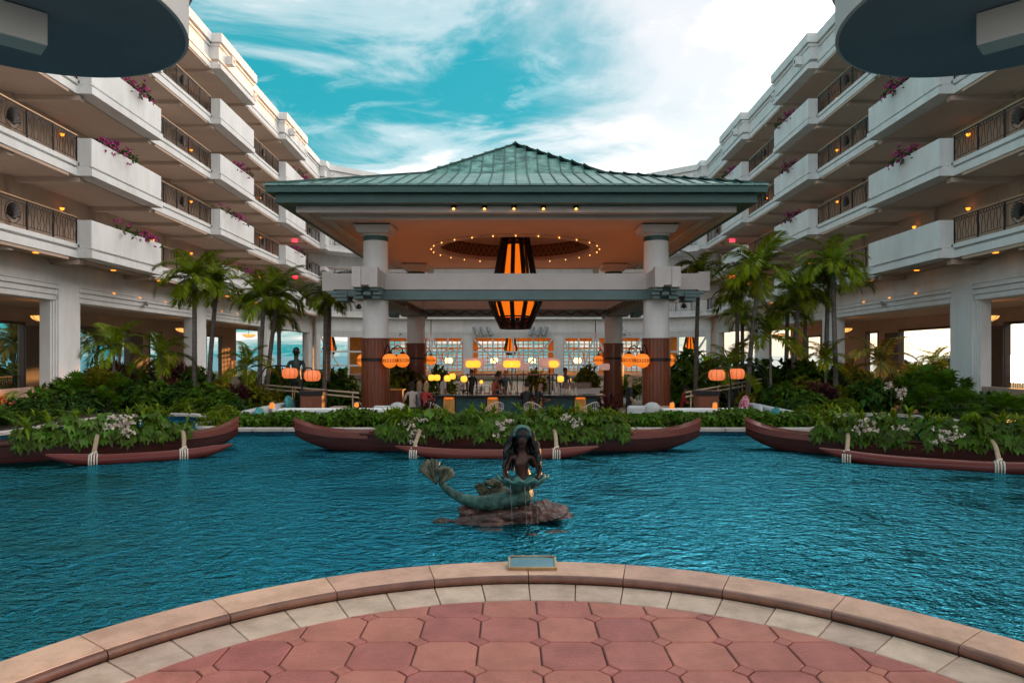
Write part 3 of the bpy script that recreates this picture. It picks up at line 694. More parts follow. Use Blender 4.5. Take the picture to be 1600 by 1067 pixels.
# roof: four slopes of standing-seam panels
roof = G()
ZE, ZB, ZA, HB = 6.50, 7.94, 9.96, 3.2
roof.add([(-EH+.05, -EH+.05, ZE-.05), (EH-.05, -EH+.05, ZE-.05), (EH-.05, EH-.05, ZE-.05), (-EH+.05, EH-.05, ZE-.05), (-HB, -HB, ZB-.05), (HB, -HB, ZB-.05), (HB, HB, ZB-.05), (-HB, HB, ZB-.05), (0, 0, ZA-.06)],
         [(0,1,5,4),(1,2,6,5),(2,3,7,6),(3,0,4,7),(4,5,8),(5,6,8),(6,7,8),(7,4,8)])
roofo = roof.obj('roof', 'fascia_green', pav)
NP = 36; pwid = 2*EH/NP
for k in range(NP):
    x0, x1 = -EH+pwid*k, -EH+pwid*(k+1)
    g = G()
    def yz(x, y):                                 # height on the front slope at |y| from centre line (y negative = front)
        d = -y
        return ZE+(EH-d)*(ZB-ZE)/(EH-HB) if d >= HB else ZB+(HB-d)*(ZA-ZB)/HB
    def quad(xa, xb, da, db, m):                  # da outer distance, db inner distance (toward centre) clipped by hips
        ia, ib = max(db, abs(xa)), max(db, abs(xb))
        pts = [(xa, -da), (xb, -da), (xb, -ib), (xa, -ib)]
        if ia >= da and ib >= da: return
        pts = [p for i_, p in enumerate(pts)]
        if abs(xa) >= da: pts = [pts[1], pts[2], (math.copysign(da, xa), -da)]
        elif abs(xb) >= da: pts = [pts[0], (math.copysign(da, xb), -da), pts[3]]
        up = [(p[0], p[1], yz(*p)) for p in pts]; n = len(up)
        g.add(up, [tuple(range(n))], m)
    quad(x0, x1, EH, HB, 1); quad(x0, x1, HB, 0.0, 0)
    # seam rib along the left edge of the panel
    ends = [(-EH, None)]
    dA = EH; dB = max(abs(x0), 0.02)
    for (da, db) in ((EH, HB), (HB, 0)):
        lo = max(db, dB)
        if lo < da-0.02:
            a = Vector((x0, -da, yz(x0, -da)+.012)); b = Vector((x0, -lo, yz(x0, -lo)+.012)); g.bar(a, b, .035, .05, 2)
    g.bar((x0+.01, -EH-.03, ZE+.0), (x1-.01, -EH-.03, ZE+.0), .06, .05, 1)
    me = g.mesh('roof_panel', ['copper', 'copper_low', 'fascia_green'])
    for q in range(4): put('roof_panel', me, roofo, rz=R(90*q))
for q in range(4):
    g = G(); c, s_ = math.cos(R(90*q)), math.sin(R(90*q))
    pr = [Vector((EH, -EH, ZE+.03)), Vector((HB, -HB, ZB+.03)), Vector((0, 0, ZA+.04))]
    rot = Matrix.Rotation(R(90*q), 3, 'Z'); pr = [rot @ p for p in pr]
    g.bar(pr[0], pr[1], .09, .07); g.bar(pr[1], pr[2], .09, .07); g.obj('hip_ridge', 'fascia_green', roofo)
g = G(); g.lathe([(.16, 0), (.12, .06), (.0, .16)], 8, (0, 0, ZA)); g.obj('finial', 'fascia_green', roofo)
# fascia: two green steps, then pale steps down to the ceiling
def ring(h0, h1, z0, z1, mat, name):              # square ring between half widths h0 (inner) and h1 (outer)
    g = G()
    g.box(-h1, h1, -h1, -h0, z0, z1); g.box(-h1, h1, h0, h1, z0, z1); g.box(-h1, -h0, -h0, h0, z0, z1); g.box(h0, h1, -h0, h0, z0, z1)
    return g.obj(name, mat, pav)
ring(EH-.25, EH, ZE-.21, ZE-.03, 'fascia_green', 'upper_fascia')
ring(EH-.45, EH-.22, ZE-.47, ZE-.212, 'fascia_green', 'lower_fascia')
ring(EH-.70, EH-.46, 6.03, 6.10, 'fascia_green', 'soffit_step')
ring(EH-.92, EH-.68, 5.84, 6.09, 'stone_grey', 'soffit_step')
ring(EH-1.25, EH-.92, 5.895, 5.98, 'stone_grey', 'soffit_step')
ring(EH-1.5, EH-1.25, 5.765, 5.92, 'stone_grey', 'soffit_step')
# ceiling with round opening and drum
g = G(); n = 64; RO = 3.0; H = EH-1.45
for k in range(n):
    a, b = 2*math.pi*k/n, 2*math.pi*(k+1)/n
    def sq(t):
        c, s_ = math.cos(t), math.sin(t); m_ = max(abs(c), abs(s_)); return (H*c/m_, H*s_/m_)
    p = [(RO*math.cos(a), RO*math.sin(a)), (RO*math.cos(b), RO*math.sin(b)), sq(b), sq(a)]
    g.add([(x, y, CEIL) for x, y in p]+[(x, y, CEIL+.06) for x, y in p], [(0, 3, 2, 1), (4, 5, 6, 7), (0, 1, 5, 4)])
g.obj('ceiling', 'ceiling_warm', pav)
g = G(); g.lathe([(RO+.32, -.005), (RO+.32, -.05), (RO+.02, -.06), (RO-.02, 0.0), (RO, .1)], 64, (0, 0, CEIL)); autosmooth(g.obj('opening_trim', 'ceiling_warm', pav))
g = G(); g.lathe([(RO, .08), (RO, .62)], 64, (0, 0, CEIL)); g.obj('drum_wall', 'wood_dark', pav)
g = G()
for k in range(72):
    a, b = 2*math.pi*k/72, 2*math.pi*(k+1)/72
    for z0, z1 in ((.14, .56), (.56, .14)): g.bar((2.97*math.cos(a), 2.97*math.sin(a), CEIL+z0), (2.97*math.cos(b), 2.97*math.sin(b), CEIL+z1), .03, .03)
g.obj('drum_lattice', 'wood_pale', pav)
g = G(); g.lathe([(RO+.05, .62), (RO-.6, .80), (0.02, 0.95)], 48, (0, 0, CEIL)); autosmooth(g.obj('drum_ceiling', 'ceiling_warm', pav))
BULB = G().blob((0, 0, 0), (.024, .024, .026), 8, 5).mesh('bulb', 'bulb', True)
for k in range(26):
    a = 2*math.pi*(k+.5)/26; put('bulb', BULB, pav, loc=(3.34*math.cos(a), 3.34*math.sin(a), CEIL-.075))
CAN = G().lathe([(.07, .2), (.085, .0), (.06, -.06)], 10).mesh('spotlight', 'black_metal')
BB = G().blob((0, 0, 0), (.05, .05, .05), 8, 5).mesh('spotlight_bulb', 'bulb', True)
for k, px in enumerate((709, 757, 803, 849, 900)):
    o = put('spotlight', CAN, pav, loc=(at(px, 19.95), -EH+.6, 5.99)); put('bulb', BB, o, loc=(0, -.02, -.05))
# columns
def column(x, y, k):
    c = empty('column', (x, y, 0)); c.parent = pav
    g = G(); g.lathe([(.42, 2.05), (.415, 3.6), (.40, 5.30)], 32); autosmooth(g.obj('shaft', 'stucco', c))
    g = G(); pts = []
    nsl = 22
    for j in range(nsl):
        a0, a1 = 2*math.pi*j/nsl+.012, 2*math.pi*(j+1)/nsl-.012; am = (a0+a1)/2
        pr = [(.455*math.cos(a0), .455*math.sin(a0)), (.462*math.cos(am), .462*math.sin(am)), (.455*math.cos(a1), .455*math.sin(a1)), (.42*math.cos(a1), .42*math.sin(a1)), (.42*math.cos(a0), .42*math.sin(a0))]
        g.prism(pr, -.88, 2.06)
    g.obj('wood_cladding', 'wood_dark', c)
    g = G(); g.lathe([(.43, 2.05), (.475, 2.05), (.475, 2.11), (.43, 2.11)], 32); g.obj('cladding_cap', 'wood_dark', c)
    g = G(); g.lathe([(.45, 1.36), (.478, 1.36), (.478, 1.46), (.45, 1.46)], 32); g.obj('iron_band', 'black_metal', c)
    g = G(); g.lathe([(.40, 5.29), (.415, 5.30), (.415, 5.44), (.40, 5.45)], 32); g.obj('neck_band', 'fascia_green', c)
    g = G(); g.lathe([(.40, 5.44), (.43, 5.5), (.50, 5.56)], 32)
    for h, z0, z1 in ((.50, 5.52, 5.57), (.54, 5.57, 5.62)): g.box(-h, h, -h, h, z0, z1)
    g.add([(-.54, -.54, 5.62), (.54, -.54, 5.62), (.54, .54, 5.62), (-.54, .54, 5.62), (-.62, -.62, 5.755), (.62, -.62, 5.755), (.62, .62, 5.755), (-.62, .62, 5.755)], [(0,1,5,4),(1,2,6,5),(2,3,7,6),(3,0,4,7),(4,5,6,7),(3,2,1,0)])
    g.obj('capital', 'stone_grey', c)
    G().box(-.56, .56, -.56, .56, 5.756, 5.799).obj('capital_gap', 'black_metal', c)
for k, (sx, sy) in enumerate(((-1, -1), (1, -1), (-1, 1), (1, 1))): column(sx*HS, sy*HS, k)
# crossing beams with splayed, stepped ends
BZ0, BZM, BZ1 = 3.36, 3.68, 4.20
def beam(rz, off, name='beam'):
    b = empty(name, (0, 0, 0), rz); b.parent = pav
    L = HS+1.40; w = .40; y0 = off
    prof_u = [(-L-.16, BZ1), (-L, BZM), (L, BZM), (L+.16, BZ1)]
    g = G(); n = 4
    vs = [(x, y0-w, z) for x, z in prof_u]+[(x, y0+w, z) for x, z in prof_u]
    g.add(vs, [(0, 1, 2, 3), (7, 6, 5, 4), (0, 3, 7, 4), (1, 0, 4, 5), (2, 1, 5, 6), (3, 2, 6, 7)]); g.obj('upper_beam', 'stone_grey', b)
    g = G(); st = [(L-.20, BZM-.003, BZM-.12), (L-.50, BZM-.121, BZM-.21), (L-.75, BZM-.211, BZ0)]
    for l_, za, zb in st: g.box(-l_, l_, y0-w+.05, y0+w-.05, zb, za)
    g.obj('lower_beam', 'beam_green', b)
    # carved ends: vertical slabs and stepped blocks on the end faces
    for sg in (-1, 1):
        for dy, zlo in ((-.26, BZM-.04), (.26, BZM-.04), (0, BZM+.03)):
            G().box(sg*(L-.1), sg*(L+.20+(.06 if dy else 0)), y0+dy-.13, y0+dy+.13, zlo, BZ1+.06).obj('end_slab', 'stone_grey', b)
        for q in range(3):
            for dy in ((-.26, .26) if q % 2 == 0 else (0, -.3, .3)):
                G().box(sg*(L-.55), sg*(L+.08-.13*q), y0+dy-.12, y0+dy+.12, BZM-.14-.11*q, BZM-.045-.11*q).obj('end_step', 'beam_green', b)
    # zigzag fillet on the inner face
    yi = y0-math.copysign(w-.045, y0); g = G(); nz = 26; sgn = -math.copysign(1, y0)
    for q in range(nz):
        xa, xb = -HS+.4+(2*HS-.8)*q/nz, -HS+.4+(2*HS-.8)*(q+1)/nz; za, zb = (BZ0+.07, BZM-.08) if q % 2 else (BZM-.08, BZ0+.07)
        g.bar((xa, yi+sgn*.012, za), (xb, yi+sgn*.012, zb), .085, .03, up=(0, 1, 0))
    g.obj('zigzag_fillet', 'wood_door', b)
for rz, off in ((0, -HS), (0, HS)): beam(rz, off)
for off in (-HS, HS):
    beam(R(90), off)
# lights standing on the beam tops, warm
# chandelier
CHS = .86
ch = empty('chandelier', (0, PY, 0), 0, 'tall flared chandelier of black ribs and glowing orange panels under the pavilion dome', 'chandelier')
prof = [(.62, 6.30), (.80, 5.5), (.96, 4.75), (1.13, 4.1), (1.24, 3.75), (1.19, 3.58), (.92, 3.05), (.68, 2.62)]
for k in range(12):
    a = 2*math.pi*(k+.5)/12+.13; g = G()
    for (r0, z0), (r1, z1) in zip(prof[:-1], prof[1:]):
        g.bar((r0*math.cos(a), r0*math.sin(a), z0), (r1*math.cos(a), r1*math.sin(a), z1), .07, .19, up=(-math.sin(a), math.cos(a), 0.001))
    g.obj('rib', 'black_metal', ch)
ip = [(.40, 5.95), (.46, 5.2), (.52, 4.75), (.74, 4.1), (.90, 3.6), (.74, 3.10)]
for k in range(12):
    a0, a1 = 2*math.pi*k/12+.13, 2*math.pi*(k+1)/12+.13; g = G()
    for (r0, z0), (r1, z1) in zip(ip[:-1], ip[1:]):
        g.add([(r0*math.cos(a0), r0*math.sin(a0), z0), (r0*math.cos(a1), r0*math.sin(a1), z0), (r1*math.cos(a1), r1*math.sin(a1), z1), (r1*math.cos(a0), r1*math.sin(a0), z1)], [(0, 1, 2, 3)])
    g.obj('glow_panel', 'glow_orange', ch)
for r, z in ((.62, 6.28), (.62, 6.1), (.80, 3.08), (.72, 2.86), (.68, 2.62)):
    g = G(); g.lathe([(r-.03, -.03), (r+.03, -.03), (r+.03, .03), (r-.03, .03), (r-.03, -.03)], 32, (0, 0, z)); g.obj('hoop', 'black_metal', ch)
g = G()
for k in range(48):
    a = 2*math.pi*k/48; g.bar((.68*math.cos(a), .68*math.sin(a), 2.66), (.72*math.cos(a), .72*math.sin(a), 2.88), .018)
g.obj('fretwork', 'black_metal', ch)
g = G(); g.tube([(0, 0, 6.3), (0, 0, 6.74)], .05, 8); [g.bar((0, 0, 6.29), (.6*math.cos(t), .6*math.sin(t), 6.29), .05) for t in np.linspace(0, 6.28, 7)]; g.obj('hanger', 'black_metal', ch)
ch.scale = (CHS, CHS, 1)
# ================================================================== round entrance canopies overhead in the foreground
for s, side in ((-1, 'left'), (1, 'right')):
    dz = 3.0; zc_ = CZ+dz; c = (s*1.47*dz+CX, 1.93*dz)
    cn = empty('disc_canopy', (c[0], c[1], 0), 0, f'flat round white canopy disc with dark underside, upper {side} corner', 'canopy', 'round canopies by the entrance')
    g = G(); rr = .48*dz
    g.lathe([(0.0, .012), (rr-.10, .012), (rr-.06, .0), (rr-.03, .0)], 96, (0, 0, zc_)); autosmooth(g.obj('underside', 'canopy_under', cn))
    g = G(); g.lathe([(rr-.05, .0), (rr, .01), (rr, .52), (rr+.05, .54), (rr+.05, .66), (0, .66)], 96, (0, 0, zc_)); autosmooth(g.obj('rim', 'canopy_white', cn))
    db = 2.72; k = Vector((s*1.501*db+CX-c[0], 2.153*db-c[1], 0)); d1 = Vector((s, -1, 0)).normalized(); d2 = Vector((s, 1, 0)).normalized()
    g = G(); w = .104*db; Lb = 7.0
    poly = [k, k+d1*Lb, k+d1*Lb+d2*w, k+d2*w]
    if s < 0: poly = poly[::-1]
    g.prism([(p.x, p.y) for p in poly], CZ+db, zc_+.0, 0); g.obj('support_beam', 'canopy_white', cn, bevel=.012)
    pc = k+d1*6.6+d2*w*.5
    g = G(); g.lathe([(.45, -.9), (.42, CZ+db)], 24, (pc.x, pc.y, 0)); g.obj('pillar', 'stucco', cn)
# plaque on the coping
pq = empty('plaque', (0.012, 4.70, 0.0555), 0, 'small slanted blue plaque with beige frame on the pool coping', 'plaque')
Xp = Matrix.Translation((0, 0, .012)) @ Matrix.Rotation(R(14), 4, 'X')
g = G(); g.box(-.17, .17, -.075, -.060, 0, .03, 0, Xp); g.box(-.17, -.155, -.06, .07, 0, .03, 0, Xp); g.box(.155, .17, -.06, .07, 0, .03, 0, Xp); g.box(-.155, .155, .075, .085, 0, .03, 0, Xp)
g.obj('frame', 'brass', pq, bevel=.003)
g = G(); g.prism([(-.154, -.06), (.154, -.06), (.154, .062), (.08, .075), (-.08, .075), (-.154, .062)], .004, .022, 0, Xp); g.obj('face', 'plaque', pq)
g = G(); g.box(-.15, .15, -.05, .06, -.012, .004, 0, Xp); g.obj('base', 'brass', pq)
# ================================================================== foliage prototypes
def rosettes(n, box, L, W, k=7, up=0.35, droop=0.3, fold=0.15, shape='box', out=0.5):
    """n clusters of k leaves spread through a volume; leaves fan out from each cluster centre"""
    lo, hi = np.array(box[0]), np.array(box[1])
    if shape == 'box': c = lo+rng.random((n, 3))*(hi-lo)
    else:
        d = rdir(n, 0.1); r = 0.55+0.45*rng.random((n, 1))**0.6
        c = (lo+hi)/2+d*r*(hi-lo)/2
        c[:, 2] += 0.06*(hi[2]-lo[2])*np.sin(7*c[:, 0]/(hi[0]-lo[0])+5*c[:, 1]/(hi[1]-lo[1]))
    mid = (lo+hi)/2; o = nrm((c-mid)/(hi-lo)+1e-6); o[:, 2] += up; o = nrm(o)
    P = np.repeat(c, k, 0); O = np.repeat(o, k, 0); D = nrm(O*out+rdir(n*k, 0.1)*0.9)
    l = L*(0.65+0.7*rng.random(n*k)); w = W*(0.7+0.6*rng.random(n*k))
    return leafset(P, D, nrm(O+np.array([0, 0, .6])), l, w, fold, droop)
def frond_geo(length, th0, bend, npin=24, pl=0.5, pw=0.05, pdroop=0.45, forward=0.55):
    s = np.linspace(0, 1, 14); th = R(th0)-R(bend)*s**1.25
    dx = np.cos(th); dz = np.sin(th); x = np.concatenate([[0], np.cumsum((dx[1:]+dx[:-1])/2)])*length/13; z = np.concatenate([[0], np.cumsum((dz[1:]+dz[:-1])/2)])*length/13
    q = np.linspace(0.10, 0.99, npin)+rng.normal(0, .006, npin); px_ = np.interp(q, s, x); pz = np.interp(q, s, z); tx = np.interp(q, s, dx); tz = np.interp(q, s, dz)
    out_ = []
    for sg in (-1, 1):
        P = np.stack([px_, np.zeros(npin), pz], 1); T = np.stack([tx, np.zeros(npin), tz], 1); Nn = np.stack([-tz, np.zeros(npin), tx], 1)
        D = T*(forward+0.5*q[:, None])+np.array([0, sg, 0])*0.9+Nn*0.28+rng.normal(0, .07, (npin, 3))
        Lp = pl*length*(np.sin(np.pi*(0.12+0.80*q))**0.8)*(0.9+.2*rng.random(npin))
        out_.append((*leafset(P, D, Nn, Lp, pw*length*(1-.4*q), .12, pdroop, 0.35), 0))
    # spine as thin 3-sided strip
    V = []; F = []
    for i in range(14):
        w = 0.018*length*(1-.85*s[i])
        V += [(x[i], -w, z[i]), (x[i], w, z[i]), (x[i], 0, z[i]-w*1.2)]
    for i in range(13):
        for a, b in ((0, 1), (1, 2), (2, 0)):
            F += [(i*3+a, i*3+b, i*3+3+b), (i*3+a, i*3+3+b, i*3+3+a)]
    out_.append((np.array(V), np.array(F), 1))
    return join(out_)
def frond_meshes(mat):
    r = []
    for th0, bend in ((76, 70), (62, 105), (44, 112), (26, 105), (4, 80)):
        V, F, m = frond_geo(1.0, th0, bend, 44, 0.36, 0.040, 0.38)
        r.append(npmesh('frond', V, F, [mat, 'crownshaft'], m))
    return r
FROND = frond_meshes('leaf_palm'); FROND_SUNTINT = frond_meshes('leaf_palm_suntint')  # second set: fronds coloured as if in low sun
def palm(x, y, z0, zc_, fl, label, group, lean=(0, 0), tr=0.085, nf=13, fronds=None, seed=0):
    r = random.Random(seed)
    p = empty('palm_tree', (x, y, z0), 0, label, 'palm tree', group)
    h = zc_-z0; g = G(); n = 12
    pts = [(lean[0]*(i/n)**1.6, lean[1]*(i/n)**1.6, h*i/n) for i in range(n+1)]
    rad = [tr*(1.25-.35*(i/n)**.5)*(1+.05*(i % 2)) for i in range(n+1)]; rad[0] *= 1.3
    g.tube(pts, rad, 10); autosmooth(g.obj('trunk', 'trunk', p))
    top = Vector(pts[-1]); cs = fl*0.30; g = G()
    g.tube([top, top+Vector((0, 0, cs*.5)), top+Vector((0, 0, cs))], [tr*1.05, tr*1.0, tr*.4], 10); autosmooth(g.obj('crownshaft', 'crownshaft', p))
    for k in range(nf):
        kind = min(4, int(5*k/nf)); a = k*2.39996+r.uniform(-.25, .25)
        o = put('frond', (fronds or FROND)[kind], p, loc=tuple(top+Vector((0, 0, cs*(.95-.3*k/nf)))), rz=a)
        s_ = fl*r.uniform(.86, 1.12); o.scale = (s_, s_, s_); o.rotation_euler = (r.uniform(-.25, .25), r.uniform(-.12, .12), a)
    return p
def shrub_meshes():
    d = {}
    B = ((-.6, -.6, .05), (.6, .6, 1.0))
    for nm, mat in (('broad_dark', 'leaf_dark'), ('broad_green', 'leaf_green'), ('broad_olive', 'leaf_olive')):
        V, F = rosettes(110, B, .30, .13, 6, .5, .35, shape='ball'); d[nm] = npmesh('crown', V, F, mat)
    V, F = rosettes(90, ((-.5, -.5, .1), (.5, .5, 1.0)), .34, .075, 7, .7, .2, shape='ball'); d['croton'] = npmesh('crown', V, F, 'leaf_red')
    # fan-leaved lady palm
    n = 60; c = np.array([0, 0, .5])+rdir(n, .3)*np.array([.5, .5, .5])*(.5+.5*rng.random((n, 1))); c[:, 2] = np.abs(c[:, 2]); parts = []
    o = nrm(c-np.array([0, 0, .15])); sd = nrm(np.cross(o, [0, 0, 1.0]))
    for a in np.linspace(-1.25, 1.25, 9):
        D = o*math.cos(a)+sd*math.sin(a)+rng.normal(0, .05, (n, 3)); parts.append((*leafset(c, D, nrm(np.cross(sd, o)), .30*(.8+.4*rng.random(n)), .055, .1, .30), 0))
    V, F, m = join(parts); d['fan'] = npmesh('crown', V, F, 'leaf_green'); V2, F2, m = join(parts); d['fan_olive'] = npmesh('crown', V2, F2, 'leaf_olive')
    # feather fronds from the ground
    for nm, mat, nf in (('fern', 'leaf_green', 20), ('fern_bright', 'leaf_bright', 20), ('fern_suntint', 'leaf_palm_suntint', 18)):  # golden variant carries the sunlight in its leaf colour
        parts = []
        for k in range(nf):
            V, F, m = frond_geo(1.0*(.7+.4*random.random()), random.uniform(35, 82), random.uniform(60, 110), 16, .30, .07, .35)
            a = k*2.4+random.random(); ca, sa = math.cos(a), math.sin(a)
            V = np.stack([V[:, 0]*ca-V[:, 1]*sa, V[:, 0]*sa+V[:, 1]*ca, V[:, 2]+.08], 1); parts.append((V, F, 0))
        V, F, m = join(parts); d[nm] = npmesh('crown', V, F, mat)
    # strap leaves (ginger, ti)
    for nm, mat, nl in (('ginger', 'leaf_green', 110), ('ginger_suntint', 'leaf_olive', 110), ('ti', 'leaf_red', 90)):  # olive ginger variant: sunlit look comes from the leaf colour
        a = rng.random(nl)*6.283; rr = .25*rng.random(nl)**.5; zz = .15+.55*rng.random(nl)
        P = np.stack([rr*np.cos(a), rr*np.sin(a), zz], 1); D = np.stack([np.cos(a)*.7, np.sin(a)*.7, .35+.9*rng.random(nl)], 1)+rng.normal(0, .2, (nl, 3))
        V, F = leafset(P, D, np.array([0, 0, 1.0]), .5*(.7+.6*rng.random(nl)), .10, .2, .25, .5); d[nm] = npmesh('crown', V, F, mat)
    V, F = rosettes(150, ((-.7, -.6, .0), (.7, .6, .8)), .16, .085, 6, .5, .2, shape='ball'); d['low'] = npmesh('crown', V, F, 'leaf_bright'); d['low_dark'] = npmesh('crown', V, F, 'leaf_dark')
    return d
SHRUB = shrub_meshes()
g = G()
for k in range(9):
    a = k*2.4; g.tube([(.05*math.cos(a), .05*math.sin(a), -.1), (.18*math.cos(a), .18*math.sin(a), .35), (.3*math.cos(a), .3*math.sin(a), .75)], [.022, .016, .008], 5)
STEM = g.mesh('stems', 'stem')
LOOK = {'broad_dark': 'dark broad-leaved shrub', 'broad_green': 'green broad-leaved shrub', 'broad_olive': 'olive broad-leaved shrub', 'croton': 'dark red croton bush', 'fan': 'green fan-leaved lady palm', 'fan_olive': 'olive fan-leaved lady palm',
        'fern': 'green feathery fern clump', 'fern_bright': 'bright feathery fern clump', 'fern_suntint': 'sun-tinted golden feathery fern clump', 'ginger': 'tall green ginger clump', 'ginger_suntint': 'sun-tinted yellow-green ginger clump', 'ti': 'purple-red ti plant', 'low': 'low bright green bush', 'low_dark': 'low dark green bush'}
PLANTS = []
def plant(px, Y, h, kind, z=None, w=1.0, bed='', extra=None):
    PLANTS.append((px, Y, h, kind, z, w, bed, extra))
bedL = 'bed left of the pool'; bedR = 'bed right of the pool'
rows = [ # px (left), Y, height, left kind, right kind, width
    (-14, 14.0, .85, 'fern', 'fern', 1.1), (24, 14.9, .80, 'low_dark', 'fan', 1.4), (64, 15.6, .75, 'fern', 'fern', 1.2), (100, 16.8, .75, 'low_dark', 'fan', 1.3), (132, 17.5, .8, 'broad_dark', 'fern', 1.1), (162, 17.9, .9, 'fan', 'fan', 1.0),
    (5, 16.4, 1.0, 'fern_bright', 'fern', 1.4), (48, 17.4, 1.0, 'fern', 'low_dark', 1.3), (80, 17.6, 1.0, 'broad_green', 'fern', 1.1),
    (120, 18.4, 1.55, 'fan', 'fan', 1.0), (152, 18.8, 1.7, 'fan_olive', 'fan', 1.0), (185, 19.0, 1.5, 'fan', 'ginger', .9), (212, 19.0, 1.2, 'broad_dark', 'ginger_suntint', .9), (240, 18.8, 1.15, 'broad_green', 'broad_dark', .95), (262, 19.6, 1.25, 'croton', 'ginger_suntint', .8),
    (288, 19.0, 1.15, 'broad_dark', 'ginger_suntint', .95), (318, 18.6, 1.1, 'broad_green', 'croton', .95), (345, 19.2, 1.2, 'broad_olive', 'broad_olive', .9), (372, 19.0, 1.05, 'croton', 'broad_green', .8), (398, 19.4, 1.05, 'broad_olive', 'broad_dark', .9), (428, 19.8, .8, 'broad_olive', 'broad_olive', .9), (455, 20.3, .62, 'low', 'low', .9),
    (178, 22.0, 1.7, 'croton', 'fan', .9), (205, 23.0, 1.7, 'broad_dark', 'fern_suntint', .9), (232, 22.4, 1.75, 'fern', 'ginger_suntint', .9), (258, 23.5, 1.8, 'croton', 'fern_suntint', .9), (282, 24.0, 1.7, 'croton', 'broad_olive', .85), (306, 23.0, 1.6, 'broad_green', 'broad_dark', .9),
    (335, 22.6, 1.75, 'fern', 'broad_green', .9), (362, 23.4, 1.85, 'fern_bright', 'broad_dark', .9), (390, 22.8, 1.6, 'ginger', 'ginger', .8), (412, 24.0, 1.7, 'fern_bright', 'broad_dark', .9), (436, 24.5, 1.5, 'broad_green', 'broad_green', .8),
    (485, 26.5, 1.7, 'ginger', 'ginger', .9), (500, 25.5, 1.8, 'broad_green', 'fern', .9), (522, 25.0, 1.9, 'broad_dark', 'broad_green', .85), (541, 26.0, 1.8, 'fern', 'ginger', .8)]
for px, Y, h, kl, kr, w in rows:
    z = 0.0 if Y < 17.3 else (-.12 if px < 440 else -.88)
    h2 = h*(.72 if Y > 18 else .85)+ (0.35 if z < -.5 else 0)
    plant(px, Y, h2, kl, z, w, bedL)
    plant(1600-px+random.uniform(-6, 6), Y+random.uniform(-.3, .3), h2*random.uniform(.95, 1.12), kr, z, w, bedR)
for (px, Y, h, kind, z, w, ex) in ((664, 19.4, 1.15, 'ti', -.88, .7, 'purple-red ti plant in front of the left end of the bar'), (951, 19.4, 1.30, 'ti', -.88, .7, 'dark purple ti plant in front of the right end of the bar'), 
        (1062, 18.6, 1.35, 'fern_suntint', -.88, .8, 'sun-tinted golden low palm beside the right front column'), (572, 18.6, 1.45, 'fern', -.88, .7, 'dark green low palm in front of the left front column'), (690, 30, 1.7, 'broad_green', -.88, .6, 'green leafy plant beside the left rear column'), (618, 31, 2.1, 'broad_olive', -.88, .9, 'olive leafy plant between the two left columns'),
    (985, 32, 2.4, 'fern', -.88, .8, 'feathery palm plant behind the person in black'), (917, 34, 1.8, 'broad_olive', -.88, .55, 'leafy plant beside the right rear column, near the white counter'), (838, 33, 1.6, 'broad_olive', -.88, .5, 'leafy plant behind the bar, right of the centre shelf'), (1090, 30, 2.3, 'broad_green', -.88, .9, 'leafy shrub behind the right host stand'), (1060, 33, 2.3, 'ginger', -.88, .9, 'tall ginger clump right of the right front column'),
    (1105, 27, 1.9, 'ginger', -.88, .9, 'ginger clump behind the right pair of coral lanterns')):
    plant(px, Y, h, kind, z, w, '', ex)
for s_, bd in ((-1, bedL), (1, bedR)):
    for x_, y_, h_, kd in ((6.45, 14.1, .42, 'low'), (6.75, 15.3, .48, 'low'), (7.0, 16.6, .55, 'low_dark'), (8.6, 17.5, .5, 'low'), (7.7, 17.4, .55, 'broad_green')): plant((s_*x_-CX)/y_*FPX+800, y_, h_, kd, 0.0, 1.2, bd)
cnt = {}
for px, Y, h, kind, z, w, bed, ex in sorted(PLANTS, key=lambda t: t[0]):
    if ex: lab = ex
    else:
        k = (kind, bed); cnt[k] = cnt.get(k, 0)+1
        lab = f'{ORD[cnt[k]-1]} {LOOK[kind]} from the left in the {bed}'
    root = empty({'ti': 'ti_plant', 'croton': 'croton_bush', 'fan': 'lady_palm', 'fan_olive': 'lady_palm'}.get(kind, 'fern_clump' if 'fern' in kind else 'ginger_clump' if 'ginger' in kind else 'shrub'), (at(px, Y), Y, z), random.uniform(0, 6.28), lab, 'fern' if 'fern' in kind else 'plant', 'garden plants round the court')
    root.scale = (h*w, h*w, h)
    put('crown', SHRUB[kind], root)
    if 'fern' not in kind: put('stems', STEM, root)
# orange and white flower heads among the shrubs
def flowers(name, mat, pts, L, W, parent=None, k=5):
    pts = np.asarray(pts, float); n = len(pts); P = np.repeat(pts, k, 0); D = rdir(n*k, .2)
    V, F = leafset(P, D, rdir(n*k, 1), L, W, .2, .1, .55)
    o = put(name, npmesh(name, V, F, mat), parent)
    return stuff(o) if parent is not None else o
for nm, px, Y, z, n, mat, sp, lab in (('flower_head', 6, 14.2, .60, 9, 'petal_orange', .14, 'orange flower head among the ferns at the left picture edge'), ('flower_head', 1408, 16.9, .62, 16, 'petal_white', .10, 'round cluster of pale flowers below the sun-tinted ferns, right bed'), ('flower_head', 1392, 17.2, .78, 8, 'petal_white', .08, 'small pale flower cluster beside the round pale cluster, right bed')):
    c = np.array([at(px, Y), Y, z]); r = empty(nm, tuple(c), 0, lab, 'flowers'); flowers('blossom', mat, rng.normal(0, sp, (n, 3))*np.array([1, .6, .7]), .075, .05, r); G().tube([(0, 0, -.5), (.02, 0, 0)], .01, 5).obj('stalk', 'stem', r)
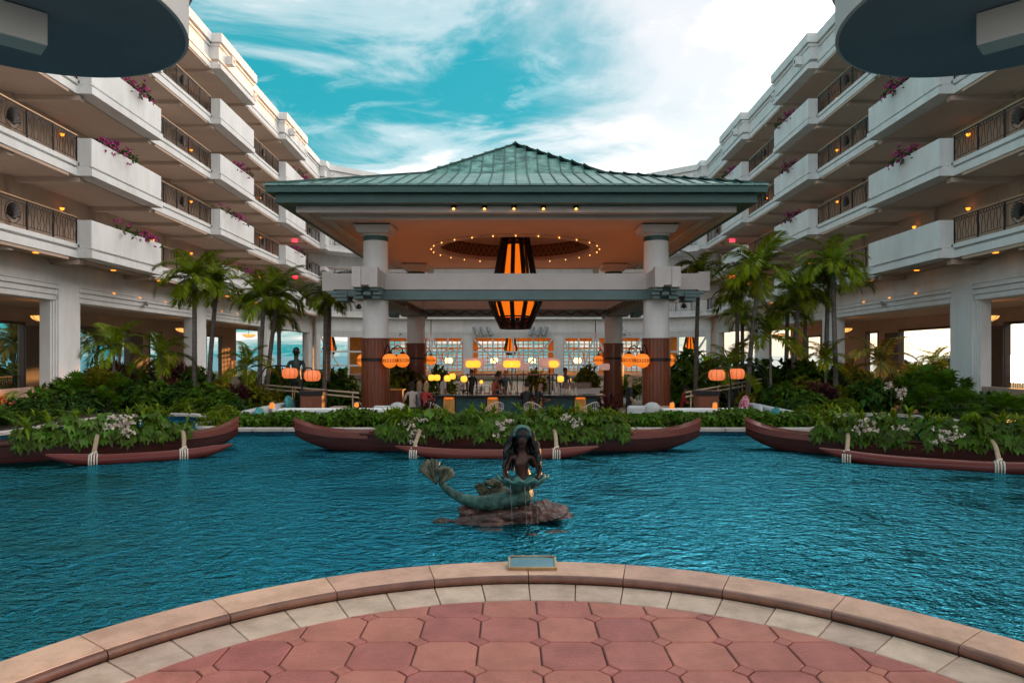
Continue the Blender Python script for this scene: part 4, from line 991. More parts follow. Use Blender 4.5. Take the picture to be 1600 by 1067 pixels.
# ------------------------------------------------------------------ hedges along the far rim of the pool
def hedge(x0, x1, y0, y1, z0, z1, label, n):
    r = empty('hedge', ((x0+x1)/2, (y0+y1)/2, z0), 0, label, 'hedge', 'low hedges along the far pool rim')
    w, d, h = (x1-x0)/2, (y1-y0)/2, z1-z0
    c = np.stack([rng.uniform(-w, w, n), rng.uniform(-d, d, n), h*(rng.random(n)**.6)], 1)
    c[:, 2] *= .82+.22*np.sin(c[:, 0]*3.1)*np.sin(c[:, 0]*1.3+1)
    k = 5; P = np.repeat(c, k, 0); D = rdir(n*k, .05); D[:, 1] -= .55; D = nrm(D)
    V, F = leafset(P, D, nrm(np.array([0, -.5, 1.0])+rng.normal(0, .3, (n*k, 3))), .115*(.7+.6*rng.random(n*k)), .075, .15, .35, .45)
    put('foliage', npmesh('foliage', V, F, 'leaf_green'), r)
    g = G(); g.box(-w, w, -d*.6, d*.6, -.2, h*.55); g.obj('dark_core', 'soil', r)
hedge(-5.9, -2.0, 13.75, 14.45, 0, .40, 'low clipped leafy hedge along the far pool rim, left of the centre canoe', 1100)
hedge(-2.0, 2.4, 13.75, 14.5, 0, .36, 'leafy hedge behind the centre canoe', 700)
hedge(2.4, 6.0, 13.75, 14.45, 0, .40, 'low clipped leafy hedge along the far pool rim, right of the centre canoe', 1100)
# ================================================================== palms
LP = [(304, 22.0, 452, 1.75, 2, 'leftmost tall palm in front of the left wing, drooping left', (.0, 0)), (326, 22.6, 462, 1.75, -3, 'tall palm just right of the leftmost palm, left wing', (.25, 0)), (405, 22.5, 482, 1.55, 1, 'slender palm left of the middle pair on the left side', (.15, 0)), (417, 23.4, 477, 1.75, 0, 'palm right of the middle pair on the left side', (.35, 0)), (436, 24.5, 505, 1.3, 0, 'short palm tucked behind the middle pair on the left side', (0, 0)), (507, 24.0, 472, 1.45, 0, 'palm nearest the pavilion on the left side', (.05, 0)), (513, 24.6, 480, 1.3, 0, 'second trunk of the palm nearest the pavilion, left side', (.05, 0))]
RP = [(1087, 24.0, 440, 1.45, 0, 'palm nearest the pavilion on the right side', (.1, 0)), (1168, 21.5, 446, 2.0, 0, 'large palm with curved trunk behind the right lantern pair', (.35, 0)), (1152, 23.5, 472, 1.5, 0, 'slender palm left of the large curved one, right side', (0, 0)), (1160, 25.5, 505, 1.2, 0, 'small far palm behind the large curved one, right side', (0, 0)), (1238, 22.5, 478, 1.75, 0, 'middle palm of the right side group', (.2, 0)), (1228, 24.0, 500, 1.5, 0, 'palm behind the middle palm of the right side group', (.05, 0)), (1258, 24.2, 470, 1.4, 0, 'thin palm right of the middle palm, right side', (0, 0)), (1306, 21.8, 436, 1.8, 0, 'rightmost tall palm in front of the right wing', (-.1, 0)), (1290, 23.2, 440, 1.6, 0, 'palm just left of the rightmost tall palm', (.1, 0))]
for i_, (px, Y, py, fl, _, lab, lean) in enumerate(LP+RP): palm(at(px, Y), Y, -.15, zat(py, Y), fl*.78, lab, 'tall palms in the court', lean, .075, 16, None, i_+3)
SP = [(178, 20.5, 556, 1.05, 'small dark palm in front of the left arcade'), (252, 21.5, 572, 1.15, 'small dark palm near the first left arcade pier'), (385, 21.0, 588, 1.1, 'small arching palm below the middle pair, left'), (1204, 21.5, 540, 1.25, 'small dark palm below the middle group, right'), (1290, 21.8, 574, .95, 'small palm below the rightmost tall palm'), (1140, 21.5, 590, 1.2, 'small arching palm behind the right host stand'), (1376, 20.5, 583, 1.3, 'small sun-tinted palm in front of the bright right opening')]
for i_, (px, Y, py, fl, lab) in enumerate(SP): palm(at(px, Y), Y, -.15, zat(py, Y), fl, lab, 'small palms in the beds', (0, 0), .04, 11, FROND_SUNTINT if i_ == 6 else None, i_+40)
# palms beyond the arcades
OP = [(-37.0, 49.0, 2.0, 2.6), (-34, 51.5, 2.8, 2.8), (-36.5, 58.0, 2.2, 2.6), (-40, 47.5, 3.0, 2.6), (-38, 64, 2.4, 2.4), (-33, 44.0, 1.6, 2.4)]
for i_, (x, y, z, fl) in enumerate(OP): palm(x, y, -.92, z, fl, f'{ORD[i_]} of the sun-tinted palms outside, seen through the left arcade', 'palms beyond the left arcade', (.3, 0), .13, 14, FROND_SUNTINT, i_+60)
OR = [(33.5, 52.5, .3, 1.7), (35.5, 56.5, .5, 1.8), (30.5, 44.0, -.1, 1.4)]
for i_, (x, y, z, fl) in enumerate(OR): palm(x, y, -.92, z, fl, f'{ORD[i_]} of the backlit palms outside, seen through the right arcade', 'palms beyond the right arcade', (.2, 0), .13, 13, None, i_+80)
for i_, (x, y, h, s_) in enumerate(((-31, 42, 2.0, -1), (-33, 47, 2.1, -1), (-31.5, 52, 1.9, -1), (-29.5, 38.5, 1.7, -1), (31, 48, 2.1, 1), (30, 43, 1.6, 1), (33, 56, 1.8, 1))):
    r = empty('shrub', (x, y, -.92), i_, f'{ORD[i_ if i_ < 4 else i_-4]} garden shrub outside the {"left" if s_ < 0 else "right"} arcade, seen through it', 'plant', 'shrubs beyond the arcades'); r.scale = (h*1.3, h*1.3, h); put('crown', SHRUB['broad_olive'], r); put('stems', STEM, r)
# flowering climbers in the balcony planters
bou = []
for v_ in range(4):
    n = 26; w = (1.1, 1.7, .8, 2.2)[v_]
    c = np.stack([rng.uniform(0, w, n), rng.normal(0, .10, n), .02+.20*rng.random(n)], 1); k = 4
    hang = rng.random(n) < .3; c[hang, 1] -= .32; c[hang, 2] -= .25*rng.random(hang.sum())
    a = leafset(np.repeat(c, k, 0), rdir(n*k, .5), rdir(n*k, 1), .15, .075, .2, .2); n2 = 34
    c2 = np.stack([rng.uniform(0, w, n2), rng.normal(0, .14, n2), .10+.28*rng.random(n2)], 1); h2 = rng.random(n2) < .3; c2[h2, 1] -= .33; c2[h2, 2] -= .42*rng.random(h2.sum())
    b = leafset(np.repeat(c2, 3, 0), rdir(n2*3, .3), rdir(n2*3, 1), .11, .09, .2, .1)
    bou.append((npmesh('leaves', *a, 'leaf_dark'), npmesh('blossom', *b, 'petal_magenta')))
for s in (1, -1):
    side = 'left' if s > 0 else 'right'
    for fi, z in enumerate(FL):
        for k, (a, b) in enumerate(BAYS[1:4]):
            if (fi+k*3+(s > 0)) % 7 == 0: continue
            u = a+.3+random.random()*2.4; v_ = random.randrange(4)
            p = wpt(s, u, 0.42, z+.93)
            r = empty('bougainvillea', p, R(90)+s*R(2.18), f'magenta bougainvillea in the {FNAME[fi]}-tier planter, {ORD[k]} visible bay of the {side} wing', 'flowers', 'bougainvillea in the balcony planters')
            r.scale = (1.35, s*1.2, 1.25)
            put('leaves', bou[v_][0], r); put('blossom', bou[v_][1], r)
# ================================================================== outrigger canoes filled with plants
def canoe(cx_, cy_, rz, label, nplant, Lh=3.45, seed=1, ama=(-1.55, 1.62), iako=(-1.30, .92), planting=(-1.95, 2.2)):
    root = empty('outrigger_canoe', (cx_, cy_, WATER_Z), rz, label, 'canoe', 'outrigger canoes floating in the pool')
    n, q = 44, 11
    T = np.linspace(-1, 1, n)
    wid = lambda t: .30*max(0.0, 1-abs(t)**3.2)**.75+.010
    top = lambda t: .265+.02*t*t+.13*abs(t)**9
    keel = lambda t: -.14+.36*abs(t)**5.5
    def shell(t0, t1, zoff, inset_, name, mat, deck):
        g = G(); ts = [t for t in np.linspace(t0, t1, n)]
        for t in ts:
            w, zt, zk = wid(t)-inset_, top(t), min(keel(t), top(t)-.03)
            for j in range(q):
                u = -1+2*j/(q-1); a = abs(u); y = w*math.copysign(math.sin(min(1, a*1.0)*math.pi/2)**.75, u); z = zk+(zt-zk)*(a**2.4)
                g.v.append((Lh*t, y, z))
        for i_ in range(n-1):
            for j in range(q-1): g.f.append((i_*q+j, i_*q+j+1, (i_+1)*q+j+1, (i_+1)*q+j)); g.m.append(0)
            if deck: g.f.append((i_*q+q-1, i_*q, (i_+1)*q, (i_+1)*q+q-1)); g.m.append(0)
        g.f += [tuple(range(q))[::-1], tuple(range((n-1)*q, n*q))]; g.m += [0, 0]
        return autosmooth(g.obj(name, mat, root))
    hull = shell(-1, 1, 0, 0.0, 'hull', 'wood_hull', True)
    for t0, t1 in ((-1.0, -.62), (.62, 1.0)):           # red bow and stern covers, a little proud of the hull
        g = G(); m_ = 20
        for t in np.linspace(t0, t1, m_):
            e = (t-t0)/(t1-t0) if t0 > 0 else (t1-t)/(t1-t0)
            w, zt = wid(t)+.012, top(t)+.012; h = .012+.055*e+.05*e**3
            g.v += [(Lh*t*1.004, -w, zt-.085), (Lh*t*1.004, -w*.95, zt+h*.4), (Lh*t*1.004, 0, zt+h), (Lh*t*1.004, w*.95, zt+h*.4), (Lh*t*1.004, w, zt-.085)]
        for i_ in range(m_-1):
            for j in range(4): g.f.append((i_*5+j, i_*5+j+1, (i_+1)*5+j+1, (i_+1)*5+j)); g.m.append(0)
        g.f += [(0, 1, 2, 3, 4), tuple(range((m_-1)*5, m_*5))[::-1]]; g.m += [0, 0]
        autosmooth(g.obj('end_cover', 'wood_red', root))
    for t in (-.61, .61):
        g = G(); g.bar((Lh*t, -wid(t), top(t)+.02), (Lh*t*.94, wid(t)*.2, top(t)+.06), .05, .05); g.obj('splash_board', 'wood_red', root)
    for sg in (-1, 1):
        g = G(); g.tube([(Lh*t, sg*(wid(t)+.004), top(t)+.004) for t in np.linspace(-.66, .66, 24)], .020, 8); autosmooth(g.obj('gunwale', 'wood_hull', root))
    # outrigger float
    ya = -.98; a0, a1 = ama; m_ = 26; pts = []; rad = []
    for k in range(m_):
        e = k/(m_-1); x = a0+(a1-a0)*e; t = 2*e-1
        pts.append((x, ya, .045+.13*abs(t)**3.2)); rad.append(.088*max(.18, 1-abs(t)**7))
    g = G(); g.tube(pts, rad, 14); autosmooth(g.obj('float', 'wood_red', root))
    for x in iako:
        g = G(); m_ = 16; pts = []
        zf = .135
        for k in range(m_+1):
            e = k/m_; y = .28+(ya-.28)*e; z = .31+.08*math.sin(math.pi*min(1, e*1.08))*(.7)-(.31-zf)*e**4
            pts.append((x+.05*math.sin(e*2.2), y, z))
        g.tube(pts, .021, 8, sx=1.5); b = autosmooth(g.obj('boom', 'wood_pale', root))
        g = G()
        for dx in (-.05, -.02, .015, .05):
            pp = [(x+dx+.04, ya+.097*math.cos(v), .047+.097*math.sin(v)) for v in np.linspace(0, 6.283, 15)]; g.tube(pp, .011, 5, cap=False)
        for dz_ in (0, .02): g.tube([(x-.04+.04, ya-.05, .135+dz_), (x+.08, ya+.05, .155+dz_)], .011, 5)
        g.obj('lashing', 'cord', b)
    # leafy planting
    lo, hi = planting; w = (hi-lo)/2
    pl_ = empty('canoe_planting', (0, 0, 0)); pl_.parent = None
    def palmate(c, nrm_, d, size):
        c = np.asarray(c); n_ = nrm(nrm_); d = nrm(d-n_*np.sum(d*n_, 1, keepdims=True)); sd = np.cross(n_, d); out_ = []
        for a_, l_ in ((-1.45, .55), (-.75, .85), (0, 1.0), (.75, .85), (1.45, .55)):
            out_.append((*leafset(c, d*math.cos(a_)+sd*math.sin(a_), n_, size*l_, size*.50*(.8+.4*rng.random(len(c))), .10, .22, .48), 0))
        return join(out_)
    n1_ = int(nplant*1.9); c = np.stack([rng.uniform(lo, hi, n1_), rng.uniform(-.30, .30, n1_), rng.uniform(.30, .62, n1_)], 1)
    edge_ = np.clip(np.minimum(c[:, 0]-lo, hi-c[:, 0])/.5, .45, 1); c[:, 2] = .30+(c[:, 2]-.30)*edge_*(.85+.3*np.sin(c[:, 0]*5.3+seed)**2)
    up_ = np.stack([rng.normal(0, .55, n1_), -.45+c[:, 1]*1.5+rng.normal(0, .5, n1_), np.full(n1_, .9)], 1); dd = np.stack([rng.normal(0, .8, n1_), -.8+rng.normal(0, .5, n1_), np.full(n1_, -.15)], 1)
    V1, F1, _ = palmate(c, up_, dd, .13*(.6+.7*rng.random(n1_)))
    n2 = int(nplant*.7); c = np.stack([rng.uniform(lo, hi, n2), -.30+rng.normal(0, .035, n2), rng.uniform(.25, .44, n2)], 1)
    V2, F2, _ = palmate(c, np.array([0, -1.0, .5])+rng.normal(0, .3, (n2, 3)), np.array([0, -.2, -1.0])+rng.normal(0, .45, (n2, 3)), .12*(.6+.7*rng.random(n2)))
    nb = max(20, int(15*(hi-lo))); cb = np.stack([rng.uniform(lo, hi, nb), rng.normal(0, .16, nb), np.full(nb, .54)+rng.normal(0, .05, nb)], 1); kb = 14
    V3, F3 = leafset(np.repeat(cb, kb, 0), rdir(nb*kb, .9), np.array([0, 0, 1.0]), .24*(.7+.6*rng.random(nb*kb)), .05, .15, .3)
    me = npmesh('foliage', *join([(V1, F1, 0), (V2, F2, 0), (V3, F3, 1)])[:2], ['leaf_lobed', 'leaf_bright'], join([(V1, F1, 0), (V2, F2, 0), (V3, F3, 1)])[2])
    pl_.location = root.location; pl_.rotation_euler = root.rotation_euler
    tag(pl_, label.split(' outrigger')[0]+' canoe load of leafy green plants' if False else f'leafy green plants filling the {label.split(" ")[0]} canoe', 'plants', 'plantings in the canoes')
    put('foliage', me, pl_); G().box(lo-.05, hi+.05, -.22, .22, .08, .31).obj('soil', 'soil', pl_)
    return root
c1 = canoe(at(776, 11.35), 11.35, R(-.6), 'centre dark red outrigger canoe with upturned ends across the pool', 400)
c2 = canoe(-7.02, 10.47, R(28), 'left dark red outrigger canoe cut by the picture edge', 230, Lh=2.40, ama=(-.25, 2.22), iako=(.29, 1.48), planting=(-.75, 1.65), seed=2)
c3 = canoe(6.59, 10.19, R(-28), 'right dark red outrigger canoe cut by the picture edge', 420, Lh=3.0, ama=(-1.78, 1.35), iako=(-1.445, .42), planting=(-1.9, 2.2), seed=3)
# orchid sprays
def orchid(px, py0, py1, Y, n, label, sp=.05):
    z0, z1 = zat(py0, Y), zat(py1, Y); x = at(px, Y); r = empty('orchid_spray', (x, Y, min(z0, z1)), 0, label, 'flowers', 'white orchid sprays on the canoes')
    e = rng.random(n); pts = np.stack([rng.normal(0, sp, n)+.05*np.sin(e*3), rng.normal(0, .04, n), (z0-min(z0, z1))+(z1-z0)*e], 1)
    o = flowers('blossom', 'petal_white', pts, .042, .036, r, 5)
    g = G(); g.tube([(0, .02, z0-min(z0, z1)), (.02, 0, (z0+z1)/2-min(z0, z1)), (.03, -.02, z1-min(z0, z1))], .006, 5); g.obj('stalk', 'stem', r)
for px, a, b, Y, n, lab, sp in ((646, 664, 692, 10.92, 26, 'white orchid spray hanging from the left end of the centre canoe planting', .05), (632, 655, 665, 11.1, 12, 'small white orchid cluster above the hanging spray, centre canoe', .08), (655, 654, 662, 11.1, 12, 'white orchid cluster right of the hanging spray, centre canoe', .07), (778, 658, 682, 10.92, 18, 'pale pink-white orchid spray beside the bronze head, centre canoe', .04), (792, 652, 660, 11.0, 9, 'small pinkish orchid just above the bronze head', .04), (881, 647, 656, 11.0, 10, 'white orchid cluster right of the bronze head, centre canoe', .05), (896, 653, 668, 10.95, 12, 'right-hand white orchid spray on the centre canoe', .05),
    (190, 650, 668, 10.0, 30, 'large peach-white orchid cluster on the left canoe', .11), (172, 660, 672, 9.9, 14, 'smaller pale orchid cluster left of the peach one, left canoe', .08), (195, 665, 682, 9.95, 12, 'orchid spray hanging below the peach cluster, left canoe', .04), (1350, 655, 676, 10.35, 30, 'white orchid cluster on the left part of the right canoe', .09), (1407, 663, 672, 10.1, 7, 'few pale orchids midway along the right canoe', .05), (1476, 668, 690, 9.65, 26, 'white orchid cluster on the right part of the right canoe', .10)):
    orchid(px, a, b, Y, n, lab, sp)
# ================================================================== figures: skin-modifier bodies
def skin_mesh(name, chains, mats, pick, levels=1):
    """chains: list of [(x,y,z,r), ...]; consecutive chains share welded points; pick(center)->material index"""
    bm = bmesh.new(); lay = bm.verts.layers.skin.verify(); seen = {}
    def vert(p):
        k = tuple(round(c, 4) for c in p[:3])
        if k not in seen:
            v = bm.verts.new(p[:3]); r = p[3]; v[lay].radius = (r, p[4] if len(p) > 4 else r); seen[k] = v
        return seen[k]
    first = True
    for ch_ in chains:
        vs_ = [vert(p) for p in ch_]
        if first: vs_[0][lay].use_root = True; first = False
        for a, b in zip(vs_[:-1], vs_[1:]):
            if a != b and bm.edges.get((a, b)) is None: bm.edges.new((a, b))
    me = bpy.data.meshes.new(name); bm.to_mesh(me); bm.free()
    o = bpy.data.objects.new(name, me); COL.objects.link(o)
    sk = o.modifiers.new('skin', 'SKIN'); sk.use_smooth_shade = True; sk.branch_smoothing = .4
    sd = o.modifiers.new('sub', 'SUBSURF'); sd.levels = levels; sd.render_levels = levels
    dg = bpy.context.evaluated_depsgraph_get(); dg.update()
    ev = bpy.data.meshes.new_from_object(o.evaluated_get(dg)); bpy.data.objects.remove(o); bpy.data.meshes.remove(me)
    ev.name = name; ev.materials.clear()
    for m in mats: ev.materials.append(MATS[m])
    for p in ev.polygons: p.material_index = pick(p.center); p.use_smooth = True
    return ev
SKINC = {}
def colour_mat(name, c, rough=.8):
    if name not in MATS: M(name, c, rough, .12, 8)
    return name
for nm, c in (('skin_a', (.34, .19, .13)), ('skin_b', (.22, .11, .07)), ('hair_dark', (.015, .010, .008)), ('hair_blond', (.28, .18, .09)), ('cloth_black', (.012, .012, .014)), ('cloth_white', (.55, .52, .50)), ('cloth_red', (.35, .03, .03)), ('cloth_orange', (.38, .10, .04)), ('cloth_blue', (.07, .15, .22)), ('cloth_cream', (.45, .38, .33)), ('cloth_grey', (.20, .20, .21)), ('denim', (.03, .04, .06))): colour_mat(nm, c)
def person(x, y, z, face, h, shirt, pants, skin, hair, label, seated=False, arms='rest', longhair=False, bald=False, lean=0.0, name='person', allmat=None):
    k = h/1.75; root = empty(name, (x, y, z), face, label, 'person' if name == 'person' else 'statue')
    # local: faces -y
    hip = .50 if seated else .93
    ly = -lean
    P = (0, 0, hip*k, .135*k, .105*k); W_ = (0, -.3*lean*k, (hip+.20)*k, .125*k, .095*k); C = (0, -.75*lean*k, (hip+.42)*k, .15*k, .105*k); Nk = (0, -1.05*lean*k, (hip+.575)*k, .055*k); Hd = (0, (-1.2*lean-.015)*k, (hip+.665)*k, .075*k); Ht = (0, (-1.3*lean-.02)*k, (hip+.76)*k, .092*k, .105*k); H3 = (0, (-1.35*lean-.01)*k, (hip+.83)*k, .07*k)
    chains = [[P, W_, C, Nk, Hd, Ht, H3]]
    for s_ in (-1, 1):
        S = (s_*.175*k, C[1], (hip+.50)*k, .058*k)
        if arms == 'rest': E = (s_*.235*k, C[1]+.03*k, (hip+.22)*k, .043*k); Hn = (s_*.23*k, C[1]-.10*k, (hip+.0)*k, .034*k); F = (s_*.225*k, C[1]-.13*k, (hip-.09)*k, .028*k, .042*k)
        elif arms == 'table': E = (s_*.24*k, C[1]-.10*k, (hip+.24)*k, .043*k); Hn = (s_*.14*k, C[1]-.33*k, (hip+.27)*k, .033*k); F = (s_*.09*k, C[1]-.41*k, (hip+.28)*k, .028*k, .04*k)
        else: E = (s_*.25*k, C[1]+.08*k, (hip+.24)*k, .043*k); Hn = (s_*.20*k, C[1]+.02*k, (hip+.02)*k, .033*k); F = (s_*.14*k, C[1]-.04*k, (hip-.02)*k, .028*k, .04*k)
        chains.append([C, S, E, Hn, F])
        hp = (s_*.095*k, 0, (hip-.06)*k, .088*k)
        if seated: kn = (s_*.12*k, -.44*k, (hip-.02)*k, .062*k); an = (s_*.12*k, -.42*k, .08*k, .042*k); ft = (s_*.13*k, -.60*k, .035*k, .038*k)
        else: kn = (s_*.10*k, -.01*k, .49*k, .06*k); an = (s_*.105*k, .02*k, .08*k, .042*k); ft = (s_*.115*k, -.15*k, .035*k, .038*k)
        chains.append([P, hp, kn, an, ft])
    def pick(c):
        if allmat: return 0
        zz = c.z/k
        if zz > hip+.555 and abs(c.x)/k < .12: return 2
        if zz < .06: return 3
        if zz < hip+.02 and abs(c.x)/k < .195 and not (arms == 'table' and c.y < -.2*k and zz > hip+.15): return 1
        # forearms bare
        if abs(c.x)/k > .19 and zz < hip+.26: return 2
        if arms == 'table' and c.y < C[1]-.2*k and zz > hip+.12: return 2
        return 0
    me = skin_mesh('body', chains, [allmat]*4 if allmat else [shirt, pants, skin, 'cloth_black'], pick)
    put('body', me, root)
    hd = Vector((0, Ht[1], Ht[2]))
    if not bald:
        g = G(); g.blob((hd.x, hd.y+.022*k, hd.z+.03*k), (.094*k, .105*k, .105*k), 12, 8)
        if longhair: g.blob((hd.x, hd.y+.06*k, hd.z-.12*k), (.10*k, .065*k, .20*k), 10, 7)
        autosmooth(g.obj('hair', allmat or hair, root))
    g = G(); g.add([(0, hd.y-.115*k, hd.z-.03*k), (-.016*k, hd.y-.088*k, hd.z-.035*k), (.016*k, hd.y-.088*k, hd.z-.035*k), (0, hd.y-.088*k, hd.z+.025*k)], [(0, 1, 3), (0, 3, 2), (0, 2, 1)])
    for s_ in (-1, 1): g.blob((s_*.092*k, hd.y+.01*k, hd.z-.01*k), (.014*k, .02*k, .032*k), 6, 5)
    g.obj('nose_and_ears', allmat or skin, root)
    if not allmat:
        g = G()
        for s_ in (-1, 1): g.blob((s_*.033*k, hd.y-.088*k, hd.z+.012*k), (.012*k, .008*k, .008*k), 6, 4)
        g.box(-.025*k, .025*k, hd.y-.096*k, hd.y-.088*k, hd.z-.066*k, hd.z-.058*k); g.obj('eyes_and_mouth', 'hair_dark', root)
    return root
# ================================================================== the bronze mermaid fountain
MY = 6.5; MX = at(816, MY)
mer = empty('mermaid_statue', (MX, MY, WATER_Z), 0, 'bronze mermaid sitting on a rock and holding out a wide shell', 'statue')
B_ = -WATER_Z
def mz(z): return z+B_
tor = [(0.055, .02, mz(.075), .115, .11), (0.045, .02, mz(.185), .135, .12), (0.025, .03, mz(.28), .112, .095), (0.01, .035, mz(.37), .086, .072), (0, .03, mz(.46), .090, .072), (0, .03, mz(.54), .088, .062), (0, .02, mz(.60), .042), (0, .005, mz(.655), .040), (0, -.012, mz(.705), .056, .066), (0, -.01, mz(.765), .060, .070), (0, 0, mz(.80), .045)]
tail = [(0.045, .02, mz(.185), .135, .12), (-.09, -.03, mz(.155), .112), (-.23, -.06, mz(.130), .098), (-.38, -.06, mz(.118), .080), (-.52, -.02, mz(.135), .060), (-.64, .0, mz(.175), .047), (-.735, .02, mz(.235), .040), (-.79, .03, mz(.29), .034), (-.82, .035, mz(.345), .030)]
chains = [tor, tail]
for s_ in (-1, 1):
    chains.append([tor[5], (s_*.112, .03, mz(.555), .038), (s_*.155, .01, mz(.455), .031), (s_*.168, -.055, mz(.40), .026), (s_*.150, -.15, mz(.375), .022, .026), (s_*.140, -.185, mz(.368), .016, .022)])
def pick(c):
    return 1 if (c.z < mz(.335) and not (abs(c.x) > .12 and c.z > mz(.30)) or c.x < -.2) else 0
put('body', skin_mesh('body', chains, ['bronze_skin', 'bronze_green'], pick, 2), mer)
# face
g = G(); g.add([(0, -.088, mz(.695)), (-.010, -.066, mz(.690)), (.010, -.066, mz(.690)), (0, -.068, mz(.728))], [(0, 1, 3), (0, 3, 2), (0, 2, 1)])
g.box(-.016, .016, -.073, -.062, mz(.668), mz(.676)); 
for s_ in (-1, 1): g.blob((s_*.022, -.066, mz(.722)), (.011, .007, .006), 8, 5)
g.obj('face', 'bronze_skin', mer)
# hair: cap and long wavy locks
g = G(); g.blob((0, .018, mz(.775)), (.088, .092, .086), 16, 9)
for k in range(34):
    a = math.pi*(-.02+1.04*k/33); r_ = random.Random(k); sx_ = math.cos(a); sy_ = math.sin(a)
    pts = []; n = 14; L_ = r_.uniform(.30, .40)
    for i_ in range(n+1):
        e = i_/n; rr = .080+.060*min(1, e*2)+.012*math.sin(e*16+k*1.7)
        yy = .01+sy_*rr*.85-(.055*e if abs(sx_) > .55 else 0)
        pts.append((sx_*rr*(1+.22*e), yy+.008*math.cos(e*15+k), mz(.80-L_*e)))
    g.tube(pts, [.027*(1-.45*(i_/n)) for i_ in range(n+1)], 6)
autosmooth(g.obj('hair', 'bronze_hair', mer))
g = G(); m_ = 26
for k in range(m_):
    a = math.pi*k/(m_-1); [g.blob((.082*math.cos(a)*q_, y_, mz(.772)+.086*math.sin(a)*q_), (.014, .015, .012), 6, 4) for y_, q_ in ((-.03, .93), (-.005, 1.0), (.02, 1.02))]
g.obj('flower_wreath', 'bronze_shell', mer)
# fluke
g = G(); n, rows_ = 13, 7; base = Vector((-.82, .035, mz(.345)))
for lobe, (ang, spread, ln) in enumerate(((110, 30, .25), (62, 32, .19))):
    for i_ in range(rows_):
        for j in range(n):
            u = j/(n-1)*2-1; e = i_/(rows_-1); a = R(ang+spread*u*(.9+.1*e)); l_ = .012+ln*e*(1-.16*u*u)*(1+.04*math.cos(j*math.pi))
            g.v.append((base.x+l_*math.cos(a)-(.02 if lobe == 0 else -.01), base.y-.02+.02*math.sin(u*3+e*2)+.008*(j % 2)-.03*e*lobe, base.z-.065+l_*math.sin(a)))
    o_ = lobe*n*rows_
    for i_ in range(rows_-1):
        for j in range(n-1): g.f.append((o_+i_*n+j, o_+i_*n+j+1, o_+(i_+1)*n+j+1, o_+(i_+1)*n+j)); g.m.append(0)
fo = autosmooth(g.obj('tail_fluke', 'bronze_fin', mer)); sm = fo.modifiers.new('solid', 'SOLIDIFY'); sm.thickness = .014
# shell basin
g = G(); n, m_ = 44, 6; cS = (0, -.155, mz(.375))
for i_ in range(m_+1):
    e = i_/m_
    for j in range(n):
        a = 2*math.pi*j/n; f = 1+.06*math.cos(a*11)*e; rx, ry = .245*e*f, .15*e*f
        g.v.append((cS[0]+rx*math.cos(a), cS[1]+ry*math.sin(a), cS[2]-.115*(1-e*e)+.018*math.cos(a*11)*e+.01*abs(math.cos(a))*e))
for i_ in range(m_):
    for j in range(n): g.f.append((i_*n+j, i_*n+(j+1) % n, (i_+1)*n+(j+1) % n, (i_+1)*n+j)); g.m.append(0)
so = autosmooth(g.obj('shell_basin', 'bronze_shell', mer)); sm = so.modifiers.new('solid', 'SOLIDIFY'); sm.thickness = .016
M('water_jet', (.24, .19, .15), .05, .1, 30, spec=.8)
for k, x in enumerate((-.115, .02, .066, .125)):
    g = G(); yy = -.285+.03*abs(x)/.1
    g.tube([(x, yy+.02, mz(.345)), (x+.004, yy-.005, mz(.25)), (x+.012, yy-.012, mz(.12)), (x+.016, yy-.015, mz(-.03))], [.0026, .0022, .002, .003], 5)
    g.obj('water_stream', 'water_jet', mer)
# rocks
from mathutils import noise as mnoise
def rockmesh(name, mat, r, seed, rough=.25, n=4):
    bm = bmesh.new(); bmesh.ops.create_icosphere(bm, subdivisions=n, radius=1.0); rr = np.random.default_rng(seed); dirs = nrm(rr.normal(size=(16, 3))); am = rr.uniform(.5, 1.0, 16)
    for v in bm.verts:
        p = np.array(v.co); f = min((am[i_]*.9/max(.05, p @ dirs[i_]) if p @ dirs[i_] > .2 else 9) for i_ in range(16)); f = min(1.0, f)
        q = Vector(p)*1.7+Vector((seed*3.1, 0, 0)); f *= 1+.26*mnoise.fractal(q, .9, 2.1, 5)
        v.co = Vector((p[0]*r[0]*f, p[1]*r[1]*f, p[2]*r[2]*f))
    me = bpy.data.meshes.new(name); bm.to_mesh(me); bm.free(); me.materials.append(MATS[mat])
    return me
rk = empty('fountain_rock', (MX-.06, MY, WATER_Z), 0, 'low reddish rock under the mermaid', 'rock')
for c, r_, sd_ in (((.02, -.02, .0), (.52, .34, .15), 4), ((.24, -.05, .05), (.23, .26, .16), 9), ((-.46, .02, .01), (.17, .2, .12), 12), ((-.2, -.16, -.02), (.40, .2, .12), 21)):
    put('stone', rockmesh('stone', 'rock', r_, sd_), rk, loc=c)
for c, r_, lab in (((-.74, -.10), (.13, .12, .05), 'dark wet rock breaking the water left of the mermaid'), ((.08, -.58), (.10, .07, .035), 'dark wet rock breaking the water in front of the mermaid'), ((.28, -.46), (.17, .08, .03), 'wet flat rock at the waterline in front, right of the streams'), ((-.32, -.42), (.18, .08, .03), 'wet flat rock at the waterline in front, left of the streams')):
    o = put('wet_rock', rockmesh('wet_rock', 'rock_wet', r_, int(abs(c[0])*100)), None, loc=(MX+c[0], MY+c[1], WATER_Z-.012)); tag(o, lab, 'rock', 'wet rocks round the fountain')
M('moss_rock', (.016, .018, .008), .7, col2=(.09, .085, .04), scale=14, bump=.9, bscale=30)
mr = empty('mossy_rock', (MX-.31, MY+.42, WATER_Z), 0, 'dark mossy rock with a hollow behind the mermaid tail', 'rock')
